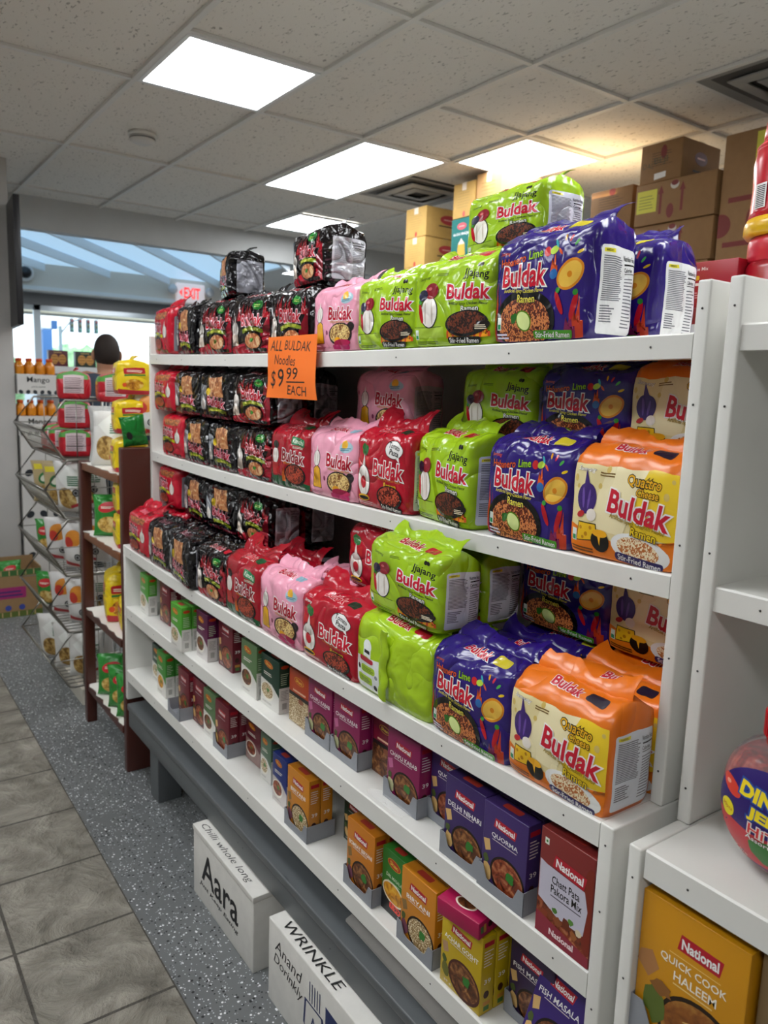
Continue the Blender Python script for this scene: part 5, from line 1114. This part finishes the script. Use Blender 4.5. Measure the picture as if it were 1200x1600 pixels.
def f_teal(a, W): oval(a, W*.5, .84, W*.22, .07, '#c83a4a'); a.text('ALOO BHUJIA', W*.5, .68, W*.8, .065, mat(WHT, .5)); a.poly([(W*.3, .2), (W*.72, .2), (W*.66, .5), (W*.5, .58), (W*.36, .5)], mat('#c8a02c', .5)); a.poly([(W*.36, .48), (W*.66, .48), (W*.5, .6)], mat('#d8d4c8', .5))
carton('carton', XC, 3.93, 3.72, Z0, .3, .34, YC, f_yc, None, None, 'yellow carton hidden under the teal carton', 'carton', gW)
carton('carton', XC, 3.93, 3.735, Z0+.342, .16, .30, '#1c6a66', f_teal, None, None, 'teal carton with white lettering and red oval, above the lime packs', 'carton', gW)
carton('carton', XC, 3.925, 3.725, Z0+.645, .22, .205, YC, f_yc, None, None, 'yellow tan carton with open flap on top of the teal carton', 'carton', gW)
carton('carton', XC, 3.715, 3.45, Z0, .34, .6, YC, f_yc, None, None, 'large yellow carton under the one beside the open flap carton', 'carton', gW)
carton('carton', XC, 3.71, 3.50, Z0+.603, .34, .27, '#d2a26a', f_yc, s_yc, None, 'orange tan carton right of the open flap carton, behind the lime pack', 'carton', gW)
# warm lamp that lights the ceiling over the cartons
lt = bpy.data.lights.new('warm_lamp', 'AREA'); lt.energy = 1.5; lt.color = (1, .72, .38); lt.size = .5; lo = bpy.data.objects.new('warm_lamp', lt); COL.objects.link(lo); lo.location = (3.55, 2.95, CZ+1.02); lo.rotation_euler = (PI, 0, 0)
# ------------------------------------------------------------------ wire rack with bags
wire = mat('#8f8d86', .3, .5, .85)
rk = empty('wire_rack', (.95, 3.75, 0)); tag(rk, 'chrome wire basket rack full of snack bags, left of the wooden stand', 'rack')
RY0, RY1, RXB = 3.50, 4.12, 1.14
q = MB()
for y in (RY0, RY1):
    q.tube([(RXB, y, .03), (RXB, y, CZ-.06)], .008, wire)
for z in (.06, .8, CZ-.07): q.tube([(RXB, RY0, z), (RXB, RY1, z)], .006, wire)
for k in range(9): y = RY0+(RY1-RY0)*k/8; q.tube([(RXB, y, .05), (RXB, y, CZ-.07)], .0025, wire, 4)
under(q.build('back_frame'), rk)
q = MB(); q.box((.86, RY0+.03, 0), (RXB, RY1-.03, .075), mat('#cfcabc', .6)); under(q.build('plinth'), rk)
for k in range(5):
    z = CZ-.215-.258*k; rim = CZ-.091-.258*k; b = CZ-.342-.258*k; xf = .722
    q = MB()
    for y in (RY0, RY1):
        q.tube([(RXB, y, rim-.0), (.815, y, rim-.0), (.806, y, rim-.012), (xf, y, z), (.80, y, b), (.82, y, b-.003), (RXB, y, b)], .0055, wire)
        for xx in (.86, .93, 1.0, 1.07): q.tube([(xx, y, rim), (xx, y, b)], .0022, wire, 4)
        q.tube([(xf+.005, y, z), (RXB, y, z)], .0025, wire, 4)
    q.tube([(xf, RY0, z), (xf, RY1, z)], .0055, wire); q.tube([(.80, RY0, b), (.80, RY1, b)], .0055, wire)
    for j in range(1, 14): y = RY0+(RY1-RY0)*j/14; q.tube([(xf, y, z), (.80, y, b), (RXB, y, b)], .0022, wire, 4)
    for t in (.33, .66): q.tube([(xf+(.80-xf)*t, RY0, z+(b-z)*t), (xf+(.80-xf)*t, RY1, z+(b-z)*t)], .0022, wire, 4)
    for xx in (.88, .96, 1.05): q.tube([(xx, RY0, b), (xx, RY1, b)], .0022, wire, 4)
    under(q.build('wire_basket'), rk)
def bag_mesh(key, w_, h, t, base, art, k='soft', n=18, m=16, seed=1):
    """pillow bag standing on its bottom seam; printed side faces -x"""
    def P(u, v, s):
        a, b = 2*u-1, 2*v-1; th = t/2*max(0, 1-a*a)**.5*max(0, 1-abs(b)**2.6)**.55
        p = Vector((s*th, (-a)*w_/2*(1-.10*(1-abs(b)**3)), v*h)); 
        nn = noise.noise_vector(p*17+Vector((seed, seed*2, s))); p.x += s*.005*nn.x+.006*noise.noise(p*9+Vector((seed, 3, 1)))*abs(b)**2; p.y += .003*nn.y
        return p
    mb = MB(); m_ = mat(base, .28, .55, 0, k)
    for s in (-1, 1):
        g = [[P(i/n, j/m, s) for j in range(m+1)] for i in range(n+1)]; V = [p for c in g for p in c]; F = []
        for i in range(n):
            for j in range(m):
                a = i*(m+1)+j; b = a+m+1; F += [(a, b, b+1), (a, b+1, a+1)] if s < 0 else [(a, b+1, b), (a, a+1, b+1)]
        mb.add(V, F, m_, True)
        if s < 0 or True:
            A = art(w_/h)
            def fn(u, v, off, g=g, s=s):
                X = min(max(u*n, 0), n-1e-7); Y = min(max(v*m, 0), m-1e-7); i, j = int(X), int(Y); ss, tt = X-i, Y-j
                a_, b_, c_, d_ = g[i][j], g[i+1][j], g[i+1][j+1], g[i][j+1]
                if ss >= tt: p = a_+(b_-a_)*ss+(c_-b_)*tt; nn = (b_-a_).cross(c_-a_)
                else: p = a_+(d_-a_)*tt+(c_-d_)*ss; nn = (c_-a_).cross(d_-a_)
                return p+nn.normalized()*off*(1 if s < 0 else -1)
            A.to_mesh(mb, fn, n, m, True, eps=.0003)
    return mb.mesh('snack_bag')
CORN = food('#6a4a1c', '#b08c4a', '#e0c88a', 45, 'leaf')
def a_white(W):
    a = Art(W); a.poly([(W*.15, .72), (W*.55, .95), (W*.95, .7), (W*.5, .48)], mat('#e9ebe6', .3, .5, 0, 'soft')); a.lines(W*.5, .56, W*.92, .76, 5, mat('#2f6f4c', .4), .6, .3)
    a.ell(W*.42, .30, W*.28, .22, CORN, 35); a.ell(W*.72, .42, .075, .075, mat('#17171a', .3)); a.ell(W*.72, .42, .05, .05, mat('#8a8a8c', .3)); a.ell(W*.72, .42, .03, .03, mat('#17171a', .3)); a.poly([(W*.5, .1), (W*.9, .2), (W*.92, .26), (W*.5, .16)], mat('#a82a34', .4)); return a
def a_chip(W):
    a = Art(W); a.ell(W*.5, .7, W*.3, .18, mat('#d88a2c', .4), 20); a.ell(W*.35, .62, W*.16, .12, mat('#c23a2c', .4)); a.ell(W*.62, .3, .08, .08, mat('#17171a', .3)); a.ell(W*.62, .3, .055, .055, mat('#9a9a9c', .3)); a.ell(W*.62, .3, .03, .03, mat('#17171a', .3)); a.poly([(W*.1, .1), (W*.6, .06), (W*.6, .14), (W*.1, .2)], mat('#b8343a', .4)); return a
def a_gold(W):
    a = Art(W); a.ell(W*.5, .62, W*.28, .14, mat('#2f7a44', .4), 20); a.ell(W*.5, .62, W*.2, .08, mat('#e8ead8', .4), 20); a.poly([(W*.1, .8), (W*.9, .86), (W*.9, .95), (W*.1, .93)], mat('#e8d83a', .4)); a.ell(W*.5, .28, W*.3, .16, CORN); return a
def a_green(W):
    a = Art(W); a.ell(W*.5, .3, W*.36, .2, food('#8a5a1c', '#d8b05a', '#f0e0a0', 50, 'leaf')); a.ell(W*.45, .72, W*.3, .12, mat('#c82a34', .4), 12); a.lines(W*.25, .69, W*.65, .75, 2, mat('#f0e8d8', .4), .5); a.ell(W*.75, .5, .05, .05, mat('#d8402c', .4)); return a
def a_yellow(W):
    a = Art(W); a.rrect(W*.18, .66, W*.86, .84, mat('#b81a2a', .3), .03, 4); a.lines(W*.28, .71, W*.78, .79, 2, mat('#f0e4d0', .3), .5, .1); a.poly([(W*.2, .58), (W*.86, .61), (W*.86, .66), (W*.2, .63)], mat('#2f7a34', .3)); a.ell(W*.5, .32, W*.3, .17, food('#8a4a10', '#d8982c', '#f4dc7a', 60)); a.ell(W*.2, .3, .06, .07, mat('#e0542c', .3)); a.poly([(0, 0), (W, 0), (W, .12), (0, .16)], mat('#b8303a', .3)); return a
def a_redn(W):
    a = Art(W); a.poly([(0, .78), (W, .78), (W, 1), (0, 1)], mat('#3f9a3a', .3)); a.ell(W*.5, .42, W*.34, .24, food('#6a1a10', '#c8542c', '#e8b05a', 60)); a.rrect(W*.2, .66, W*.8, .8, mat('#d8c82c', .3), .03); return a
def a_lab(W):
    a = Art(W); a.rect(0, .8, W, 1, mat('#4f9a3a', .3)); a.rect(W*.16, .22, W*.84, .92, mat('#d0bcc0', .4)); a.lines(W*.2, .26, W*.8, .88, 9, mat('#4a3038', .4), .3, .15); a.rect(W*.16, .42, W*.84, .44, mat('#1a1214', .4)); return a
BG = {'white': bag_mesh('w', .17, .23, .075, '#d9d8d4', a_white, seed=1), 'chip': bag_mesh('c', .15, .21, .075, '#d6d4d2', a_chip, seed=2), 'gold': bag_mesh('g', .15, .20, .06, '#b7a47a', a_gold, seed=3),
      'green': bag_mesh('gr', .14, .17, .07, '#2f8a34', a_green, 'foil', seed=4), 'silver': bag_mesh('s', .21, .23, .06, '#b5b5b3', lambda W: Art(W).poly([(W*.3, .3), (W*.7, .25), (W*.6, .6)], mat('#c4c3c0', .3, .5, 0, 'foil')), 'foil', seed=5), 'dgreen': bag_mesh('d', .16, .20, .07, '#147a2c', lambda W: Art(W).ell(W*.3, .4, .1, .14, mat('#1a1518', .3)), 'foil', seed=6)}
def bag(kind, x, y, z, label, grp, rz=0, ry=0, rx=0, s=1):
    o = bpy.data.objects.new('snack_bag', BG[kind]); COL.objects.link(o); o.location = (x, y, z); o.rotation_euler = (math.radians(rx), math.radians(ry), math.radians(rz)); o.scale = (s, s, s)
    return tag(o, label, 'snack bag', grp)
gR = 'snack bags in the wire rack'
tier = lambda k: CZ-.338-.258*k
for k, L in enumerate((None,
   [('gold', .80, 3.98, 'gold bag at the far side of the second basket, nearest the grey column'), ('gold', .82, 3.84, 'gold and green bag in middle of the second basket from the top'), ('white', .83, 3.62, 'white bag with green lettering at the near end of the second basket'), ('white', .93, 3.72, 'white bag behind the others in the second basket')],
   [('green', .80, 3.98, 'green bag at the far side of the third basket'), ('chip', .81, 3.80, 'white and red bag in the middle of the third basket'), ('chip', .84, 3.60, 'white bag with round black mark at near end of the third basket'), ('chip', .93, 3.70, 'white bag behind the others in the third basket')],
   [('green', .79, 3.97, 'glossy green bag at far side of the fourth basket'), ('chip', .82, 3.78, 'white bag in the middle of the fourth basket'), ('chip', .85, 3.60, 'white bag at near end of the fourth basket'), ('white', .94, 3.70, 'white bag behind the others in the fourth basket')],
   [('white', .80, 3.92, 'white bag with corn picture at far side of the lowest basket'), ('white', .83, 3.74, 'white bag with black round mark, middle of the lowest basket'), ('white', .86, 3.59, 'white bag at the near end of the lowest basket'), ('chip', .95, 3.70, 'white bag behind the others in the lowest basket')])):
    if not L: continue
    for kind, x, y, lb in L:
        bag(kind, x+.045, y, tier(k)+.002, lb, gR, rz=random.uniform(42, 62), ry=-8, s=1.02)
def carton_pack(base, front, side): return base, front, side
mesh_cache = {}
def soft_pack(key, x, y, z, w_, d, h, base, front, side, label, grp, cat='noodle pack', rz=0, flap=None, fh=.02, k='foil'):
    if key not in mesh_cache:
        mb = MB(); soft_body(mb, pack_surface(w_, d, h, sum(map(ord, key)), .9), mat(base, .3, .55, 0, k), front(w_/h), side(d/h), None, 7, 12, 10)
        mesh_cache[key] = (mb.mesh('film_bag'), flap_mesh(mat(flap or base, .3, .55, 0, k), w_, h, 5, .6, fh))
    t = empty('noodle_multipack', (x+d/2, y, z)); t.rotation_euler.z = math.radians(rz); tag(t, label, cat, grp)
    for nm, me in zip(('film_bag', 'seal_flap'), mesh_cache[key]): o = bpy.data.objects.new(nm, me); COL.objects.link(o); o.parent = t
    return t
gN = 'red noodle packs at the wire rack'
for x, y, z, lb in ((.815, 3.60, tier(0)+.002, 'red noodle pack lowest in the top basket, near end'), (.815, 3.605, tier(0)+.126, 'red noodle pack second up in the top basket, label side showing'),
                    (.83, 3.86, tier(0)+.002, 'red and green noodle pack in the middle of the top basket'), (.83, 4.02, tier(0)+.002, 'red and yellow noodle pack at far side of the top basket'),
                    (.815, 3.61, tier(0)+.252, 'red noodle pack topmost on the wire rack, flap sticking up')):
    soft_pack('redn', x, y, z, .15, .13, .12, '#b81a2a', a_redn, a_lab, lb, gN, rz=-14, flap='#c81c2a')
soft_pack('redn', .935, 3.43, CZ-.092, .15, .13, .12, '#b81a2a', a_redn, a_lab, 'red noodle pack with green top, right of the topmost one, above the silver bag', gN, rz=-10, flap='#c81c2a')
gM = 'goods on the wooden stand'
zs = [CZ+v for v in (-.339, -.629, -.963, -1.306)]
bag('silver', .955, 3.27, zs[0]+.003, 'silver white snack bag standing on the wooden stand', gM, rz=62, ry=-2)
bag('white', .90, 3.14, zs[0]+.003, 'white snack bag with corn picture leaning on the silver bag', gM, rz=58, ry=12, s=.95)
for x, y, z, lb in ((.855, 2.955, zs[0], 'yellow noodle pack lowest on the wooden stand top'), (.86, 2.95, zs[0]+.144, 'yellow noodle pack second up on the wooden stand'), (.865, 2.94, zs[0]+.288, 'yellow noodle pack on top of the yellow stack'),
                    (.86, 2.96, zs[1], 'lower yellow noodle pack on the second wooden shelf'), (.86, 2.955, zs[1]+.132, 'upper yellow noodle pack on the second wooden shelf'),
                    (.87, 2.95, zs[2], 'yellow noodle pack at right of the third wooden shelf, in front')):
    soft_pack('yel', x, y, z+.001, .17, .12, .128 if z > CZ-.7 else .128, '#e6c814', a_yellow, a_yellow, lb, gM, rz=-12)
soft_pack('yel2', .865, 3.135, zs[2]+.001, .17, .10, .20, '#e6c814', a_yellow, a_yellow, 'tall yellow noodle bag with red logo on the third wooden shelf', gM, rz=-14)
bag('dgreen', .90, 2.82, CZ-.233, 'shiny dark green bag resting on the brown end panel', gM, rz=70, ry=-14, rx=-8, s=.56)
bag('chip', .965, 2.875, CZ-.20, 'white snack bag with green print behind the dark green bag', gM, rz=60, s=.8)
bag('green', .90, 3.16, zs[1]+.002, 'green snack bag on the second wooden shelf', gM, rz=62)
for x, y, dz, lb in ((.90, 3.15, 0, 'left green bag on the lowest wooden shelf'), (.90, 3.0, 0, 'middle green bag on the lowest wooden shelf'), (.90, 2.89, 0, 'right green bag on the lowest wooden shelf'), (.98, 3.08, .0, 'green bag at the back of the lowest wooden shelf')):
    bag('green', x, y, zs[3]+.002+dz, lb, gM, rz=60, s=1.05)
# ------------------------------------------------------------------ juice trays, biscuit boxes, floor carton on the left
leafd = mat('#252a30', .6)
def juice_tray(z, lb, n_lb, bottles=True):
    t = empty('juice_tray', (1.11, 5.60, z)); tag(t, lb, 'tray', 'mango juice trays'); a = Art(.26/.125)
    a.text('Mango', 1.0, .70, 1.1, .36, mat('#26282c', .6), None, 0, .02); a.text('JUICE DRINK', 1.0, .36, .7, .09, mat('#26282c', .6), None, 0, .02, shear=.3)
    for k in range(6): a.ell(.15+.34*k, .1, .10, .12, leafd, 40*(-1)**k, 10)
    q = MB(); q.box((-.13, -.175, 0), (.13, .17, .125), mat('#d5d3cf', .6)); a.to_mesh(q, lambda u, v, o: (-.13+u*.26, -.1753-o, v*.125)); q.build('card_front', t)
    if bottles:
        for i in range(4):
            for j in range(2):
                b = empty('juice_bottle', (1.005+.062*i, 5.47+.07*j, z+.126)); tag(b, '%s orange juice bottle from the left in the %s row of the %s' % (('first', 'second', 'third', 'fourth')[i], ('front', 'rear')[j], n_lb), 'bottle', 'mango juice bottles')
                if i == 0 and j == 0 and 'jb' not in mesh_cache:
                    q = MB(); q.lathe([(.026, 0), (.027, .01), (.027, .045), (.024, .06), (.012, .078), (.011, .085)], mat('#d8861c', .2, .6), 16); mesh_cache['jb'] = q.mesh('bottle_body')
                    q = MB(); q.lathe([(.0135, .083), (.0135, .1), (.012, .102), (0, .102)], mat('#e05a1c', .4), 14); mesh_cache['jc'] = q.mesh('cap')
                for nm, kx in (('bottle_body', 'jb'), ('cap', 'jc')): o = bpy.data.objects.new(nm, mesh_cache[kx]); COL.objects.link(o); o.parent = b
W_ = 1
juice_tray(CZ-.105, 'upper white tray with Mango lettering, orange bottles on it', 'upper tray')
juice_tray(CZ-.372, 'lower white juice tray under the Mango one, behind the wire rack', 'lower tray')
for k in range(4):
    q = MB(); q.box((.985, 5.43, CZ-.373-.276*(k+1)+.001), (1.24, 5.77, CZ-.373-.276*k-.001), mat('#d2d0cc', .6)); a = Art(.93)
    for j in range(3): a.ell(.16+.3*j, .12, .10, .08, leafd, 40*(-1)**j, 10)
    zb = CZ-.373-.276*(k+1); a.to_mesh(q, lambda u, v, o: (.985+u*.255, 5.4298-o, zb+v*.274)); tag(q.build('juice_carton'), 'white juice carton %s in the stack below the mango trays' % ('topmost', 'second from top', 'second from bottom', 'at the floor')[k], 'carton', 'white juice cartons')
ds = empty('counter', (1.9, 6.0, 0)); tag(ds, 'white display counter carrying the biscuit boxes near the shop window', 'counter')
q = MB(); q.box((1.255, 5.80, CZ+.035), (2.6, 6.2, CZ+.085), mat('#dfe3e4', .5)); under(q.build('counter_top'), ds); q = MB(); q.box((1.27, 5.83, 0), (2.6, 6.2, CZ+.035), mat('#a5a7a8', .6)); under(q.build('counter_body'), ds)
def biscuit(x0, x1, y, c, lb):
    w_ = x1-x0; q = MB(); q.box((x0, y, CZ+.0855), (x1, y+.06, CZ+.195), mat(c, .35), .001); a = Art(w_/.11); W = w_/.11; a.lines(W*.25, .84, W*.75, .92, 1, mat('#c8a86a', .5), .6)
    for sx in (-1, 1):
        a.ell(W*.5+sx*W*.2, .45, W*.2, .32, mat('#c8924a', .5))
        for j in range(3): a.rect(W*.5+sx*W*.2-W*.15, .22+.18*j, W*.5+sx*W*.2+W*.15, .26+.18*j, mat('#8a5a26', .5))
    a.to_mesh(q, lambda u, v, o: (x0+u*w_, y-.0003-o, CZ+.0855+v*.11)); tag(q.build('biscuit_box'), lb, 'biscuit box')
biscuit(1.266, 1.393, 5.85, '#5a2430', 'maroon biscuit box with round biscuit picture, left one by the window')
biscuit(1.445, 1.585, 5.85, '#26332a', 'dark green biscuit box beside the man, right of the maroon one')
def f_cart(a, W):
    a.rect(0, .0, W, .12, mat('#5a6a2a', .6)); a.rect(0, .88, W, 1, mat('#3f6a34', .6))
    for k in range(14): a.rect(W*k/14, .89, W*k/14+.02, .99, mat('#c8a878', .6)); a.rect(W*k/14, .01, W*k/14+.02, .11, mat('#c8a878', .6))
    a.text('Haldi', W*.66, .52, W*.34, .26, mat('#a02a6a', .5), mat('#4a1a5a', .5), 0, .04, .04) if False else a.rrect(W*.5, .40, W*.86, .64, mat('#a02a6a', .5), .03)
    a.lines(W*.52, .45, W*.84, .6, 2, mat('#4a2a6a', .5), .5, .1); a.ell(W*.2, .4, .12, .2, mat('#8a6a4a', .6), 0, 12, .4); a.ell(W*.7, .2, .06, .06, mat('#3a4a9a', .5)); a.ell(W*.82, .2, .06, .06, mat('#3a4a9a', .5))
t = empty('open_carton', (.69, 5.255, 0)); tag(t, 'open printed brown carton with green bags on the floor by the grey column', 'carton')
q = MB(); bc = mat('#9a7c58', .7, .2, 0, 'card'); w2 = .33
for a_, b_ in (((-w2, -.13, 0), (w2, -.122, .30)), ((-w2, .122, 0), (w2, .13, .335)), ((-w2, -.122, 0), (-w2+.008, .122, .31)), ((w2-.008, -.122, 0), (w2, .122, .31)), ((-w2, -.122, 0), (w2, .122, .01))): q.box(a_, b_, bc)
a = Art(2*w2/.30); f_cart(a, 2*w2/.3); a.to_mesh(q, lambda u, v, o: (-w2+u*2*w2, -.1303-o, v*.30)); q.build('carton_body', t)
for k, (x, rz) in enumerate(((.51, 60), (.69, 80), (.86, 95))):
    o = bag('green', x, 5.255, .165, 'green bag %s in the open carton by the grey column' % ('at left', 'in the middle', 'at right')[k], 'green bags in the open carton', rz=rz, s=1)
# ------------------------------------------------------------------ the man by the window
def skin_body(name, joints, edges, m, parent, root, sub=2):
    me = bpy.data.meshes.new(name); me.from_pydata([j[:3] for j in joints], edges, []); o = bpy.data.objects.new(name, me); COL.objects.link(o)
    md = o.modifiers.new('skin', 'SKIN'); md.use_smooth_shade = True; sb = o.modifiers.new('sub', 'SUBSURF'); sb.levels = sb.render_levels = sub
    for i, j in enumerate(joints): me.skin_vertices[0].data[i].radius = j[3] if isinstance(j[3], tuple) else (j[3], j[3])
    me.skin_vertices[0].data[root].use_root = True
    dg = bpy.context.evaluated_depsgraph_get(); me2 = bpy.data.meshes.new_from_object(o.evaluated_get(dg)); o.modifiers.clear(); o.data = me2; me2.name = name
    me2.materials.clear(); me2.materials.append(m)
    for p in me2.polygons: p.use_smooth = True
    o.parent = parent; return o
man = empty('person', (1.315, 4.62, 0), math.radians(-6)); tag(man, 'man seen from behind in a dark grey shirt, looking toward the window', 'person')
skin = mat('#a97c62', .5, .4); cloth = mat('#3a4450', .8, .2); trou = mat('#22242a', .8, .2); hair = mat('#2a221e', .7, .3)
# local frame: faces +y
J_ = [(0, 0, .94, .13), (0, -.01, 1.12, .135), (0, -.01, 1.30, .15), (0, -.005, 1.46, .115), (0, .0, 1.50, .056), (0, .015, 1.555, .058), (0, .02, 1.63, .083), (0, .02, 1.69, .072),
      (-.19, -.005, 1.455, .066), (-.235, -.02, 1.15, .043), (-.20, .13, .95, .033), (-.185, .19, .92, .028), (.19, -.005, 1.455, .066), (.235, -.02, 1.15, .043), (.20, .13, .95, .033), (.185, .19, .92, .028),
      (-.09, 0, .86, .092), (-.10, .015, .48, .06), (-.10, -.02, .09, .042), (-.105, .14, .035, .033), (.09, 0, .86, .092), (.10, .015, .48, .06), (.10, -.02, .09, .042), (.105, .14, .035, .033)]
E_ = [(0, 1), (1, 2), (2, 3), (3, 4), (4, 5), (5, 6), (6, 7), (3, 8), (8, 9), (9, 10), (10, 11), (3, 12), (12, 13), (13, 14), (14, 15), (0, 16), (16, 17), (17, 18), (18, 19), (0, 20), (20, 21), (21, 22), (22, 23)]
nb = len(J_)
for sx, wi in ((-1, 11), (1, 15)):
    bx_, by_, bz_ = J_[wi][:3]
    for f, (dx, L) in enumerate(((-.027, .062), (-.009, .070), (.009, .066), (.026, .052))):
        k = len(J_); J_ += [(bx_+dx, by_+.045, bz_-.012, .011), (bx_+dx, by_+.045+L*.55, bz_-.026, .009), (bx_+dx*.95, by_+.045+L*.8, bz_-.06, .0075)]; E_ += [(wi, k), (k, k+1), (k+1, k+2)]
    k = len(J_); J_ += [(bx_-sx*.036, by_+.025, bz_-.006, .012), (bx_-sx*.046, by_+.062, bz_-.02, .0095)]; E_ += [(wi, k), (k, k+1)]
body = skin_body('body', J_, E_, skin, man, 0)
for v in body.data.vertices:                       # head shape: narrower sides, nose, brow
    c = v.co
    if c.z > 1.56:
        c.x *= .90; c.y = .02+(c.y-.02)*1.14
        if c.y > .09 and abs(c.x) < .02 and 1.60 < c.z < 1.65: c.y += .022
for sx in (-1, 1):
    q = MB(); V, F = ellip(.010, .018, 0, .03, 2, 14, 10); q.add(V, F, skin, True, Matrix.Translation((sx*.074, .012, 1.625)) @ Matrix.Rotation(sx*.35, 4, 'Z')); q.build('ear', man)
q = MB(); V, F = ellip(.071, .088, 0, .100, 2.1, 28, 18, lo=-.72, hi=.9); q.add([(x, y*1.0, z) for x, y, z in V], F, hair, True, Matrix.Translation((0, .008, 1.648))); q.build('hair', man)
# shirt and trousers: cloth surfaces slightly outside the body
def cloth_part(name, sel, off, m):
    bm = bmesh.new(); bm.from_mesh(body.data); bm.normal_update()
    for v in bm.verts: v.co += v.normal*off
    bmesh.ops.delete(bm, geom=[f for f in bm.faces if not sel(f.calc_center_median())], context='FACES')
    me = bpy.data.meshes.new(name); bm.to_mesh(me); bm.free(); me.materials.clear(); me.materials.append(m)
    for p in me.polygons: p.use_smooth = True
    o = bpy.data.objects.new(name, me); COL.objects.link(o); o.parent = man; return o
cloth_part('shirt', lambda c: c.z > .9 and c.z < 1.505 and not (abs(c.x) > .15 and c.z < 1.14), .014, cloth)
cloth_part('trousers', lambda c: c.z < .97 and c.z > .08 and not (c.y > .1 and c.z > .5) and abs(c.x) < .19, .012, trou)
cloth_part('shoes', lambda c: c.z <= .1, .012, mat('#151517', .5))
q = MB(); q.lathe([(.062, 0), (.066, .02), (.058, .045), (.054, .045), (.058, 0)], cloth, 24, Matrix.Translation((0, -.002, 1.475)) @ Matrix.Rotation(.12, 4, 'X')); q.build('collar', man)
